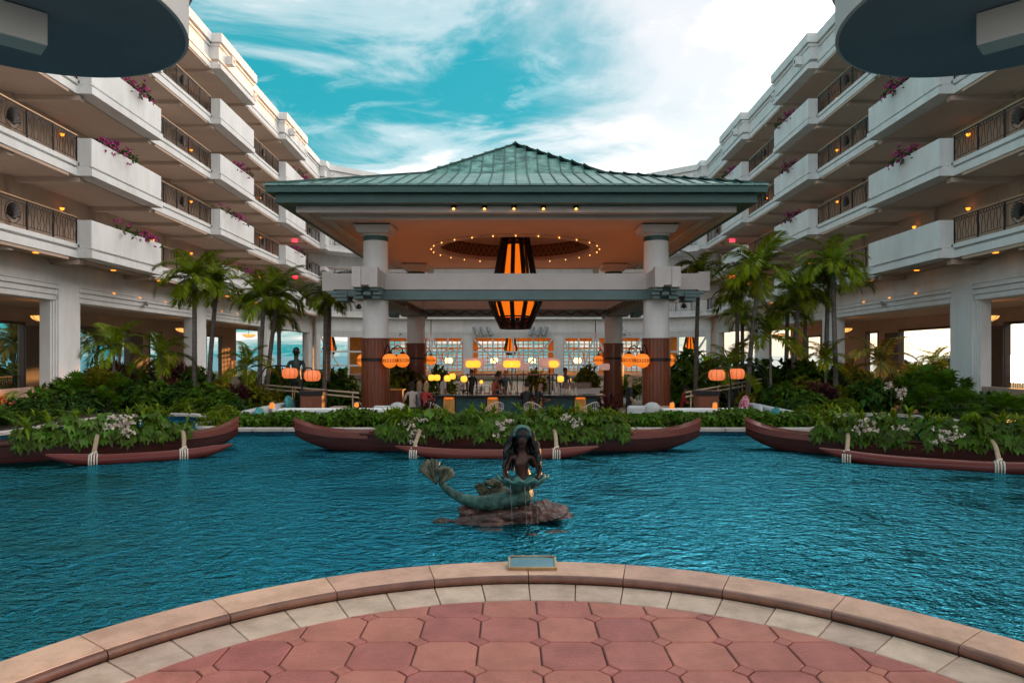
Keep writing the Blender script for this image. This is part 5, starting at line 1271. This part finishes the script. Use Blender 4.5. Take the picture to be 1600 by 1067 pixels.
for c, r_ in (((-.10, 0, .20), (.10, .08, .09)), ((.08, 0, .21), (.09, .08, .10)), ((0, 0, .10), (.22, .16, .14)), ((0, 0, .27), (.12, .07, .045))): put('lump', rockmesh('lump', 'moss_rock', r_, int(r_[0]*1000)), mr, loc=c)
# ================================================================== lamps of the hotel
g = G(); g.lathe([(.05, -.10), (.10, -.06), (.14, .05), (.15, .06)], 10); SC_B = g.mesh('shade', 'lamp_amber', True)
SC_P = G().box(-.06, .06, -.02, .02, -.16, .1).mesh('back_plate', 'brass')
for s in (1, -1):
    side = 'left' if s > 0 else 'right'
    for fi, z in enumerate(FL):
        us = [19.6, 23.4, 28.0, 32.0, 35.6, 40.2, 44.4, 48.0, 52.4, 57.0]
        for k, u in enumerate(us):
            if (k*5+fi*3+(s < 0)) % 3 == 0 and k not in (1, 2): continue
            p = wpt(s, u, -2.28, z+2.02)
            r = empty('wall_sconce', p, 0, f'small amber wall sconce, {ORD[k]} from the near end, {FNAME[fi]} gallery of the {side} wing', 'lamp', 'amber sconces along the galleries')
            r.scale = (.62, .62, .62); put('shade', SC_B, r); put('back_plate', SC_P, r, loc=(-s*.12, 0, 0), rz=R(90))
    for k, u in enumerate((20.0, 23.6, 28.5, 32.5, 41.0, 46.0, 53.0)):
        G().lathe([(.0, 0), (.09, 0), (.11, .03)], 12, (u, s*.45, FL[0]-.50)).obj('downlight', 'lamp_amber', WINGS[s])
    for u in (29.5, 31.7, 34.2, 41.5, 44, 46.5, 53, 55.5, 58):
        o = G().box(u-.05, u+.05, s*.93, s*.975, 4.262, 4.29).obj('uplight', 'lamp_amber', WINGS[s])
    for k, (u, v) in enumerate(((30.5, -4.6), (44.5, -4.6), (56.5, -4.6), (22.0, -4.4))):
        p = wpt(s, u, v, 0); b = empty('bowl_pendant', (p.x, p.y, 3.2), 0, f'amber ribbed bowl pendant in the {side} arcade, {ORD[k] if k < 3 else "nearest"} bay', 'lamp', 'bowl pendants in the arcades')
        g = G(); g.lathe([(.02, -.16), (.25, -.12), (.48, 0), (.55, .12), (.50, .13)], 20); autosmooth(g.obj('bowl', 'shade_glass', b))
        g = G()
        for q in range(10): a = q*.628; g.tube([(.03*math.cos(a), .03*math.sin(a), -.165), (.26*math.cos(a), .26*math.sin(a), -.13), (.49*math.cos(a), .49*math.sin(a), -.005), (.565*math.cos(a), .565*math.sin(a), .13)], .012, 5)
        g.obj('ribs', 'black_metal', b); G().tube([(0, 0, -.1), (0, 0, .85)], .02, 6).obj('rod', 'black_metal', b)
    for q, (z, lab) in enumerate(((11.25, 'upper'), (8.15, 'lower'))):
        p = wpt(s, 56.5, -.75, z); e_ = empty('exit_sign', p, 0, f'{lab} glowing red exit sign under the {side} gallery', 'sign', 'red exit signs')
        G().box(-.22, .22, -.05, .05, -.12, .14).obj('lit_face', 'exit_red', e_, bevel=.02); G().box(-.03, .03, -.02, .02, .16, .3).obj('bracket', 'black_metal', e_)
    p = wpt(s, 32.2, -.9, 4.02); c_ = empty('security_camera', p, 0, f'small security camera on the {side} arcade moulding', 'camera', 'security cameras')
    G().tube([(0, 0, 0), (-s*-.12, -.25, -.04)], [.07, .08], 10).obj('housing', 'camera_grey', c_); G().box(-.1, .02, -.03, .03, .03, .12).obj('mount', 'camera_grey', c_)
# uplights on the pavilion beams
for y in (-HS, HS):
    for q in range(6): G().box(-3.6+q*1.35, -2.9+q*1.35, y+.22, y+.30, BZ1+.003, BZ1+.05).obj('uplight_strip', 'lamp_uplight', pav)
for x in (-HS, HS):
    for q in range(6): G().box(x-math.copysign(.22, x), x-math.copysign(.30, x), -3.6+q*1.35, -2.9+q*1.35, BZ1+.004, BZ1+.05).obj('uplight_strip', 'lamp_uplight', pav)
# globe lanterns on the columns
gl = G().lathe([(.06, .22), (.17, .18), (.235, .08), (.245, 0), (.235, -.08), (.16, -.19), (.05, -.24)], 20).mesh('globe', 'lantern_orange', True)
def globe(x, y, z, cx_, cy_, lab, r=1.0):
    o = empty('globe_lantern', (x, y, z), 0, lab, 'lantern', 'orange globe lanterns on the columns')
    a = put('globe', gl, o); a.scale = (r, r, r)
    g = G(); g.lathe([(.0, .30), (.05, .28), (.10, .23), (.07, .21)], 12); g.obj('cap', 'black_metal', o)
    g = G()
    for q in range(18):
        t = q*6.2832/18; g.bar((.248*math.cos(t), .248*math.sin(t), -.035), (.248*math.cos(t+.17), .248*math.sin(t+.17), .035), .012); g.bar((.248*math.cos(t), .248*math.sin(t), .035), (.248*math.cos(t+.17), .248*math.sin(t+.17), -.035), .012)
    g.lathe([(.250, .035), (.250, .048)], 24); g.lathe([(.250, -.048), (.250, -.035)], 24); g.obj('band', 'wood_dark', o)
    dx, dy = cx_-x, cy_-y; d = math.hypot(dx, dy); ux, uy = dx/d, dy/d; L_ = d-.44
    pts = [(0, 0, .28), (ux*.02, uy*.02, .42), (ux*.18*L_/.5, uy*.18*L_/.5, .50), (ux*.75*L_, uy*.75*L_, .36), (ux*L_, uy*L_, .04)]
    G().tube(pts, .022, 7).obj('bracket_arm', 'black_metal', o)
for sx, side in ((-1, 'left'), (1, 'right')):
    cxx, cyy = sx*HS, PY-HS
    for dx, dy, w_ in ((-sx*.56, -.50, 'inner front'), (-sx*.80, .55, 'inner rear'), (sx*.50, .55, 'outer')): globe(cxx+dx, cyy+dy, 1.38, cxx, cyy, f'orange globe lantern, {w_} arm of the {side} front column')
    cxx, cyy = sx*HS, PY+HS
    globe(cxx-sx*.72, cyy-.1, 1.32, cxx, cyy, f'orange globe lantern on the inner side of the {side} rear column', .95)
# coral drum lanterns on garden poles
def drum(px, py, Y, lab, pole):
    x, z = at(px, Y), zat(py, Y); o = empty('drum_lantern', (x, Y, -.88), 0, lab, 'lantern', 'coral drum lanterns on poles'); zz = z+.88
    g = G(); w, h = .235, .155
    g.lathe([(.12, -h), (.19, -h*.92), (w, -h*.5), (w+.006, 0), (w, h*.5), (.19, h*.92), (.12, h)], 24, (0, 0, zz)); autosmooth(g.obj('shade', 'lantern_coral', o))
    g = G()
    for q in range(10): a = q*.6283; g.tube([(.19*math.cos(a), .19*math.sin(a), zz-h*.95), (w*1.01*math.cos(a), w*1.01*math.sin(a), zz-h*.5), ((w+.01)*math.cos(a), (w+.01)*math.sin(a), zz), (w*1.01*math.cos(a), w*1.01*math.sin(a), zz+h*.5), (.19*math.cos(a), .19*math.sin(a), zz+h*.95)], .005, 4)
    g.obj('ribs', 'wood_dark', o)
    pts = [(0, 0, zz+h)]+[(at(p, Y)-x, 0, zat(q, Y)+.88) for p, q in pole]+[(at(pole[-1][0], Y)-x, 0, 0)]
    G().tube(pts, .022, 8).obj('pole', 'black_metal', o)
drum(453, 583, 20.0, 'coral drum lantern left of the left host stand, on an arching pole', [(449, 572), (430, 571), (414, 575), (405, 590), (402, 610)])
drum(488, 587, 19.2, 'coral drum lantern just above the left host stand', [(487, 576), (480, 574), (473, 578), (472, 600)])
drum(1120, 586, 19.2, 'coral drum lantern above the right host stand', [(1121, 575), (1130, 573), (1139, 578), (1142, 600)])
drum(1151, 584, 20.0, 'coral drum lantern right of the right host stand, on an arching pole', [(1153, 573), (1175, 571), (1190, 576), (1199, 590), (1201, 612)])
# ================================================================== the bar
FZ0 = -.88; BY = 22.5
bx0, bx1 = at(644, BY), at(938, BY)
bar = empty('bar_counter', ((bx0+bx1)/2, BY, FZ0), 0, 'long dark bar counter with teal panels under the pavilion', 'bar'); hw = (bx1-bx0)/2
G().box(-hw-.15, hw+.15, -.38, .45, 1.04, 1.10).obj('top', 'counter_top', bar, bevel=.01)
G().box(-hw, hw, -.05, .3, 0.02, 1.04).obj('carcass', 'wood_dark', bar)
k = 0; x = -hw
while x < hw-.2:
    w = 1.05 if k % 2 == 0 else .42
    w = min(w, hw-x); G().box(x+.02, x+w-.02, -.14 if k % 2 == 0 else -.19, -.052, .06, 1.0).obj('front_panel', 'teal_panel' if k % 2 == 0 else 'wood_amber', bar); x += w; k += 1
for q, xx in enumerate(np.arange(-hw+1.26, hw, 1.47)): G().box(xx-.15, xx+.15, -.24, -.195, .97, 1.02).obj('under_light', 'lantern_orange', bar)
# centre back-bar shelf on black posts
sh = empty('bar_shelf', (at(800, 25.5), 25.5, FZ0), 0, 'wooden back-bar shelf on thin black posts', 'shelf')
G().box(-1.75, 1.75, -.18, .18, 1.66, 1.72).obj('board', 'wood_dark', sh); G().box(-1.75, 1.75, -.3, .3, .95, 1.0).obj('work_top', 'counter_top', sh); G().box(-1.7, 1.7, -.25, .25, .02, .95).obj('cabinet', 'teal_panel', sh)
for xx in (-1.7, -1.52, -.6, .2, 1.42, 1.55, 1.7): G().box(xx-.02, xx+.02, -.17, -.13, 1.0, 1.66).obj('post', 'black_metal', sh)
pill = G().lathe([(.06, -.14), (.15, -.12), (.185, -.05), (.185, .05), (.15, .12), (.06, .14)], 16).mesh('glow_shade', 'lamp_yellow', True)
drm = G().lathe([(.30, -.20), (.40, -.18), (.43, 0), (.40, .18), (.30, .20)], 24).mesh('outer_shade', 'shade_pink', True)
for k, (px, Y, off, nm) in enumerate(((740, 26.2, (-.12, .10), 'left'), (800, 26.2, (-.16, .14), 'centre'), (860, 26.2, (.12,), 'right'))):
    o = empty('shelf_lamp', (at(px, Y), Y, FZ0+1.72), 0, f'{nm} large pink drum lamp with yellow lights on the bar shelf', 'lamp', 'large drum lamps on the bar shelf'); zz = zat(568, Y)-FZ0-1.72
    put('outer_shade', drm, o, loc=(0, .5, zz+.02))
    for dx in off: put('glow_shade', pill, o, loc=(dx, -.15, zz-.02)); G().tube([(dx, -.15, 0), (dx, -.15, zz-.14)], .018, 6).obj('stem', 'black_metal', o)
    G().tube([(0, .5, -.7), (0, .5, zz-.15)], .02, 6).obj('stem', 'black_metal', o)
for k, (px, Y) in enumerate(((783, 29.5), (818, 29.5), (945, 31.0))):
    o = empty('pink_table_lamp', (at(px, Y), Y, FZ0), 0, ('small pink lamp behind the shelf, left of centre', 'small pink lamp behind the shelf, right of centre', 'small pink lamp near the right rear column')[k], 'lamp', 'small pink lamps'); zz = zat(573, Y)-FZ0
    d = put('shade', drm, o, loc=(0, 0, zz)); d.scale = (.6, .6, .75); G().tube([(0, 0, 0), (0, 0, zz)], .02, 6).obj('stem', 'black_metal', o)
for k, (px, py, Y) in enumerate(((674, 590, 23.3), (683, 590, 23.7), (699, 591, 23.0), (707, 588, 24.0), (725, 592, 22.8), (876, 592, 22.8))):
    o = empty('table_lamp', (at(px, Y), Y, FZ0+1.1), 0, f'{ORD[k]} small amber lamp from the left standing along the bar', 'lamp', 'small amber lamps on the bar'); zz = zat(py, Y)-FZ0-1.1
    p_ = put('shade', pill, o, loc=(0, 0, zz)); p_.scale = (.62, .62, .75); p_.data = pill
    G().tube([(0, 0, 0), (0, 0, zz)], .012, 6).obj('stem', 'black_metal', o); G().lathe([(.07, 0), (.07, .02), (.01, .03)], 12).obj('foot', 'brass', o)
# glasses and bottles on the counter
bt = [G().lathe([(.035, 0), (.035, .16), (.014, .22), (.014, .29), (0, .29)], 10).mesh('bottle', 'glass_ware', True), G().lathe([(.032, 0), (.04, .12), (.035, .12), (.028, .01)], 10).mesh('glass', 'glass_ware', True)]
xs = sorted(rng.uniform(at(690, BY), at(905, BY), 22))
for k, x in enumerate(xs):
    nm = 'bottle' if k % 3 == 0 else 'glass'
    o = put(nm, bt[0 if k % 3 == 0 else 1], None, loc=(x, BY+float(rng.uniform(-.2, .35)), FZ0+1.1)); tag(o, f'small {nm} standing among others on the dark bar top', nm, 'glassware on the bar')
xs = sorted(rng.uniform(-1.6, 1.6, 14))
for k, x in enumerate(xs):
    o = put('bottle', bt[0], None, loc=(at(800, 25.5)+x, 25.5, FZ0+1.0)); tag(o, 'bottle standing below the wooden back-bar shelf', 'bottle', 'bottles on the back bar')
# rattan chairs
def chair(px, Y, face, lab):
    c = empty('rattan_chair', (at(px, Y), Y, FZ0), face, lab, 'chair', 'white rattan chairs in front of the bar')
    G().lathe([(0, .44), (.27, .44), (.28, .47), (.26, .50), (0, .50)], 20).obj('seat', 'fabric_white', c)
    def ba(t): # rim of the wrap-around back
        a = R(-115)+R(230)*t; h = .98-.34*abs(2*t-1)**1.6
        return Vector((.30*math.sin(a), .30*math.cos(a), h))
    g = G(); g.tube([ba(t) for t in np.linspace(0, 1, 20)], .017, 6)
    for zf in (.33, .66): g.tube([Vector((ba(t).x*.97, ba(t).y*.97, .46+(ba(t).z-.46)*zf)) for t in np.linspace(0, 1, 20)], .008, 5)
    for t in np.linspace(0, 1, 17): p = ba(t); g.tube([(p.x*.92, p.y*.92, .46), tuple(p)], .008 if round(t*16) % 4 else .013, 5)
    g.obj('backrest', 'rattan', c)
    for q in range(4): a = R(45+90*q); G().tube([(.2*math.cos(a), .2*math.sin(a), .45), (.26*math.cos(a), .26*math.sin(a), 0)], .015, 6).obj('leg', 'rattan', c)
for k, (px, f) in enumerate(((678, 150), (772, 205), (834, 155), (922, 210))): chair(px, 20.9, R(f), f'{ORD[k]} white rattan barrel chair from the left, in front of the bar')
# ---- people
PP = [ (645, 21.9, .45, 'cloth_cream', 'denim', 'skin_a', 'hair_dark', 'person with dark hair in a cream top seated at the left end of the bar', 200, 'table', True, False), (653, 22.1, .42, 'cloth_grey', 'denim', 'skin_a', 'hair_blond', 'blond person in grey beside the one in cream at the bar', 170, 'table', True, False), (662, 21.6, .42, 'cloth_red', 'cloth_black', 'skin_a', 'hair_blond', 'blond person in red seated at the left end of the bar', 150, 'table', True, False),
       (822, 21.8, .48, 'cloth_black', 'denim', 'skin_a', 'hair_dark', 'dark-haired person in black leaning on the bar near the middle', 165, 'table', False, False), (838, 21.7, .44, 'cloth_black', 'denim', 'skin_b', 'hair_dark', 'bald person in a black shirt seated at the bar', 120, 'table', False, True)]
for px, Y, sh_, c1_, c2_, sk, hr, lab, f, arm, lng, bald in PP:
    person(at(px, Y), Y, FZ0+.22, R(f), 1.70, c1_, c2_, sk, hr, lab, True, arm, lng, bald, .12)
    st = empty('bar_stool', (at(px, Y), Y, FZ0), 0, 'wooden bar stool under '+lab[:lab.find(' seated') if ' seated' in lab else lab.find(' leaning') if ' leaning' in lab else lab.find(' beside')], 'stool', 'bar stools')
    G().lathe([(0, .60), (.2, .60), (.2, .65), (0, .65)], 16).obj('seat', 'fabric_teal', st)
    for q in range(4): a = R(45+90*q); G().tube([(.14*math.cos(a), .14*math.sin(a), .6), (.19*math.cos(a), .19*math.sin(a), 0)], .016, 6).obj('leg', 'wood_dark', st)
ST = [(690, 25.2, 1.72, 'cloth_white', 'denim', 'skin_a', 'hair_dark', 'person in a white shirt standing behind the bar lamps, left', 120, 'rest', .1), (768, 24.6, 1.72, 'cloth_orange', 'cloth_black', 'skin_b', 'hair_dark', 'bartender in an orange shirt working behind the bar', 60, 'table', .2), (778, 26.8, 1.74, 'cloth_black', 'cloth_black', 'skin_a', 'hair_dark', 'person in black next to the orange-shirted bartender', 20, 'rest', .05),
      (883, 29.5, 1.82, 'cloth_blue', 'denim', 'skin_b', 'hair_dark', 'person in a blue shirt standing behind the right part of the bar', 20, 'rest', 0), (982, 20.6, 1.70, 'cloth_black', 'cloth_black', 'skin_a', 'hair_blond', 'person in black standing left of the right front column', 100, 'rest', .04), (1044, 25.5, 1.7, 'cloth_white', 'cloth_grey', 'skin_b', 'hair_dark', 'person in a white shirt just right of the right front column', 60, 'rest', .05), (737, 29.5, 1.74, 'cloth_black', 'cloth_black', 'skin_b', 'hair_dark', 'person in dark clothes behind the left drum lamp', 10, 'rest', 0), (790, 29.8, 1.70, 'cloth_blue', 'denim', 'skin_a', 'hair_blond', 'person in blue far behind the centre of the bar', 0, 'rest', 0)]
for px, Y, h, c1_, c2_, sk, hr, lab, f, arm, ln in ST: person(at(px, Y), Y, FZ0, R(f), h, c1_, c2_, sk, hr, lab, False, arm, False, False, ln)
person(at(1065, 24.0), 24.0, FZ0, R(70), 1.70, 'cloth_red', 'denim', 'skin_b', 'hair_dark', 'person in red seated right of the right front column', True, 'table', False, False, .1)
c_ = empty('garden_stool', (at(1065, 24.0), 24.0, FZ0), 0, 'low stool under the person in red', 'stool'); G().lathe([(.2, 0), (.24, .2), (.2, .44), (0, .44)], 16).obj('drum', 'fabric_grey' if 'fabric_grey' in MATS else 'plaster_pink', c_)
# bronze statues in the planting
for px, Y, lab, f, h in ((463, 22.0, 'dark bronze standing figure seen from behind among the left plants', 185, 2.15), (1145, 22.0, 'dark bronze figure bowing forward behind the right lanterns', 150, 2.05)):
    person(at(px, Y), Y, zat(547 if px < 800 else 560, Y)-h*.995, R(f), h, '', '', '', '', lab, False, 'hips' if px < 800 else 'table', False, False, 0 if px < 800 else .25, 'bronze_figure', 'bronze_dark')
    z0 = zat(547 if px < 800 else 560, Y)-h*.995
    b = empty('statue_plinth', (at(px, Y), Y, FZ0), 0, f'low stone plinth under the {"left" if px < 800 else "right"} bronze figure', 'plinth', 'statue plinths'); G().box(-.45, .45, -.45, .45, 0, z0-FZ0).obj('block', 'stone_grey', b, bevel=.03); G().box(-.5, .5, -.5, .5, -.04, .08).obj('foot', 'stone_grey', b)
# ---- terrace furniture
w = empty('low_wall', (0, 15.0, -.9), 0, 'low white ledge wall behind the pool hedge', 'wall')
w['label'] = 'low white ledge wall behind the pool hedge, left half'
for o_, x0, x1 in ((w, -5.3, -2.9), (empty('low_wall', (0, 15.0, -.9), 0, 'low white ledge wall behind the pool hedge, right half', 'wall'), 3.3, 5.2)):
    G().box(x0, x1, -.16, .16, 0, 1.18).obj('body', 'stucco', o_); G().box(x0-.05, x1+.05, -.2, .2, 1.18, 1.25).obj('cap', 'stucco', o_, bevel=.01)
for sx, side in ((-1, 'left'), (1, 'right')):
    o = empty('terrace_sofa', (sx*6.35, 16.6, FZ0), 0, f'long pale outdoor sofa on the {side} end of the terrace', 'sofa', 'pale terrace sofas')
    X_ = lambda v: -sx*v
    G().box(X_(-.12), X_(.14), -1.1, 1.5, .35, 1.14).obj('back', 'fabric_white', o, bevel=.05); G().box(X_(.15), X_(.85), -1.3, 1.5, .12, .48).obj('seat', 'fabric_white', o, bevel=.05); G().box(X_(.1), X_(.8), -1.25, 1.45, 0, .12).obj('plinth', 'wood_dark', o)
    for k, (yy, mt) in enumerate(((-.9, 'fabric_teal'), (.2, 'fabric_white'), (1.15, 'fabric_teal' if sx < 0 else 'fabric_pink'))):
        cu = G().blob((0, 0, 0), (.09, .30, .27), 12, 8).obj('cushion', mt, None, True); cu.location = (sx*6.35-sx*.30, 16.6+yy, FZ0+1.10 if yy > .5 else FZ0+.95); cu.rotation_euler = (0, sx*R(15), 0)
        tag(cu, f'{"teal" if mt == "fabric_teal" else "pale" if mt == "fabric_white" else "pink patterned"} cushion, {("front", "middle", "rear")[k]} one on the {side} terrace sofa', 'cushion', 'sofa cushions')
    p = empty('host_stand', (at(490 if sx < 0 else 1103, 17.6), 17.6, FZ0), 0, f'dark wooden host stand on the {side} side of the terrace', 'stand', 'wooden host stands')
    G().box(-.28, .28, -.22, .22, 0, 1.38).obj('body', 'wood_dark', p, bevel=.01); G().box(-.31, .31, -.26, .26, 1.38, 1.50).obj('top', 'black_metal', p, bevel=.01); G().box(-.24, .24, -.235, -.222, .1, 1.28).obj('front_panel', 'wood_dark', p)
    hr = empty('handrail', (0, 0, 0), 0, f'sloping pale handrail along the {side} ramp', 'handrail', 'ramp handrails')
    A = [(at(410, 23), 23, zat(601, 23)), (at(560, 19.5), 19.5, zat(614, 19.5))] if sx < 0 else [(at(1200, 23), 23, zat(590, 23)), (at(1072, 19.5), 19.5, zat(613, 19.5))]
    for dz_ in (0, -.13): G().tube([(a[0], a[1], a[2]+dz_) for a in A], .028, 8).obj('rail', 'handrail', hr)
    for t in (0.05, .35, .65, .95): q = Vector(A[0]).lerp(Vector(A[1]), t); G().tube([q, (q.x, q.y, FZ0)], .02, 6).obj('post', 'handrail', hr)
    pr = empty('planter_wall', (sx*4.55, 18.6, FZ0), 0, f'low pinkish planter wall on the {side} of the terrace', 'wall', 'low pinkish planter walls'); G().box(-.55, .55, -.2, .2, 0, .78).obj('body', 'plaster_pink', pr, bevel=.01); G().box(-.62, -.2, -.25, .25, .0, 1.0).obj('end_block', 'plaster_pink', pr, bevel=.01)
for k, (px, py, Y, lab) in enumerate(((425, 639, 15.0, 'small amber candle lantern by the left sofa'), (557, 641, 15.0, 'small amber candle lantern left of the left front column'), (1050, 640, 15.0, 'small amber candle lantern right of the right front column'), (1117, 641, 15.0, 'small amber candle lantern by the right host stand'))):
    o = empty('candle_lantern', (at(px, Y), Y, .351), 0, lab, 'lantern', 'small candle lanterns on the ledge')
    G().lathe([(.05, .0), (.055, .02), (.05, .12), (.035, .13)], 12).obj('glow', 'lantern_orange', o, True); G().tube([(-.04, 0, .12), (-.03, 0, .18), (.03, 0, .18), (.04, 0, .12)], .006, 5).obj('handle', 'black_metal', o); G().lathe([(0, .13), (.055, .13), (.03, .15)], 12).obj('lid', 'brass', o)
for k, (px, Y, lab) in enumerate(((605, 16.6, 'pale rounded lounge chair back left of centre behind the hedge'), (1000, 16.6, 'pale rounded lounge chair back right of centre behind the hedge'))):
    o = empty('lounge_chair', (at(px, Y), Y, FZ0), 0, lab, 'chair', 'pale lounge chairs'); G().box(-.33, .33, -.14, .02, .4, 1.18).obj('back', 'fabric_white', o, bevel=.06); G().box(-.33, .33, .0, .62, .2, .48).obj('seat', 'fabric_white', o, bevel=.06)
    cu = G().blob((0, 0, 0), (.22, .11, .17), 12, 8).obj('cushion', 'fabric_white', None, True); cu.location = (at(px, Y)+.28, Y-.1, FZ0+1.10); tag(cu, f'pale striped cushion leaning on the lounge chair {"left" if px < 800 else "right"} of centre', 'cushion', 'sofa cushions')
    for sx in (-.28, .28):
        for sy in (-.08, .55): G().box(sx-.025, sx+.025, sy-.025, sy+.025, 0, .22).obj('leg', 'wood_dark', o)
bf = empty('buffet_counter', (at(902, 28), 28, FZ0), 0, 'white buffet counter with glass front behind the bar, right', 'counter'); G().box(-.9, .9, -.3, .3, 0, 1.0).obj('body', 'white_paint', bf); G().box(-.6, .55, -.32, -.28, 1.0, 1.3).obj('glass_guard', 'glass_ware', bf); G().box(-.95, .95, -.34, .34, 1.0, 1.04).obj('top', 'white_paint', bf)
hs = empty('service_cabinet', (at(614, 24.5), 24.5, FZ0), 0, 'small wooden service cabinet between the two left columns', 'cabinet'); G().box(-.38, .38, -.25, .25, .55, 1.15).obj('case', 'wood_dark', hs, bevel=.01); G().box(-.42, .42, -.3, .3, 1.15, 1.19).obj('top', 'wood_amber', hs)
for sx in (-.33, .33): G().box(sx-.03, sx+.03, -.2, .2, 0, .55).obj('leg', 'wood_dark', hs)
# hanging lamps of the lobby behind
for k, (px, lab) in enumerate(((798, 'dark ribbed chandelier in the lobby behind the centre window'), (515, 'dark ribbed chandelier in the lobby behind the left window'), (1078, 'dark ribbed chandelier in the lobby behind the right window'))):
    c = copy_tree(ch); c.location = (at(px, 73), 73.0, -.05); c.scale = (.62, .62, .62); c['label'] = lab; c['group'] = 'lobby chandeliers'
for k, x in enumerate((-13, -7.5, -2.2, 2.2, 7.5, 13)):  # extra lamps added to brighten the lobby lattice screens
    o = empty('lobby_fill_lamp', (x, 77.5, -.6), 0, f'{ORD[k]} added amber fill lamp from the left, lighting the lobby lattice', 'lamp', 'added lobby fill lamps'); G().lathe([(.34, 1.25), (.42, 1.5), (.34, 1.8)], 16).obj('shade', 'lobby_fill', o, True); G().tube([(0, 0, 0), (0, 0, 1.3)], .03, 6).obj('stem', 'brass', o)

# dining tables on the terrace behind the bar
TB = G().lathe([(0, .72), (.52, .72), (.52, .75), (0, .75)], 20).mesh('table_top', 'white_paint'); TL = G().lathe([(.26, 0), (.24, .03), (.04, .06), (.04, .72)], 12).mesh('pedestal', 'black_metal')
CS = G().box(-.2, .2, -.2, .2, .42, .47).mesh('seat', 'fabric_teal'); CB = G().box(-.2, .2, .18, .22, .5, .88).mesh('backrest', 'rattan'); CL = G().box(-.018, .018, -.018, .018, 0, .42).mesh('leg', 'wood_dark')
for k, (px, Y) in enumerate(((668, 36), (706, 39), (752, 37), (846, 37), (890, 40), (935, 37.5), (1075, 35), (545, 36))):
    x = at(px, Y); lab = f'{ORD[k]} round white dining table on the rear terrace' if False else ('round white dining table behind ' + ('the left rear column', 'the amber bar lamps', 'the left drum lamp', 'the right drum lamp', 'the buffet counter', 'the right rear column', 'the right front column', 'the left front column')[k])
    t = empty('dining_table', (x, Y, FZ0), 0, lab, 'table', 'dining tables behind the bar'); put('table_top', TB, t); put('pedestal', TL, t)
    o = empty('table_candle', (x, Y, FZ0+.75), 0, 'amber candle lamp on the '+lab, 'lamp', 'candle lamps on the dining tables'); put('shade', pill, o, loc=(0, 0, .2)).scale = (.5, .5, .7); G().tube([(0, 0, 0), (0, 0, .12)], .02, 6).obj('stem', 'brass', o)
    for q in range(3):
        a = 2.1*q+k; c = empty('dining_chair', (x+.85*math.cos(a), Y+.85*math.sin(a), FZ0), a-R(90), f'{("right", "left rear", "left front")[q] if k % 2 == 0 else ("near", "far", "side")[q]} teal chair at the '+lab, 'chair', 'dining chairs behind the bar')
        put('seat', CS, c); put('backrest', CB, c)
        for lx in (-.18, .18):
            for ly in (-.18, .18): put('leg', CL, c, loc=(lx, ly, 0))
for px, Y, c1_, lab, f in ((715, 38.2, 'cloth_white', 'person in white sitting far behind the amber bar lamps', 30), (848, 36.2, 'cloth_grey', 'person in grey sitting far behind the right drum lamp', 200), (925, 36.6, 'cloth_blue', 'person in blue sitting by the right rear column', 90)):
    person(at(px, Y)+.3, Y, FZ0-.03, R(f), 1.7, c1_, 'denim', 'skin_a', 'hair_dark', lab, True, 'table')
    c_ = empty('dining_stool', (at(px, Y)+.3, Y, FZ0), 0, 'low stool under the '+lab[:24], 'stool', 'dining stools'); G().lathe([(.18, 0), (.2, .42), (0, .42)], 12).obj('drum', 'wood_dark', c_)
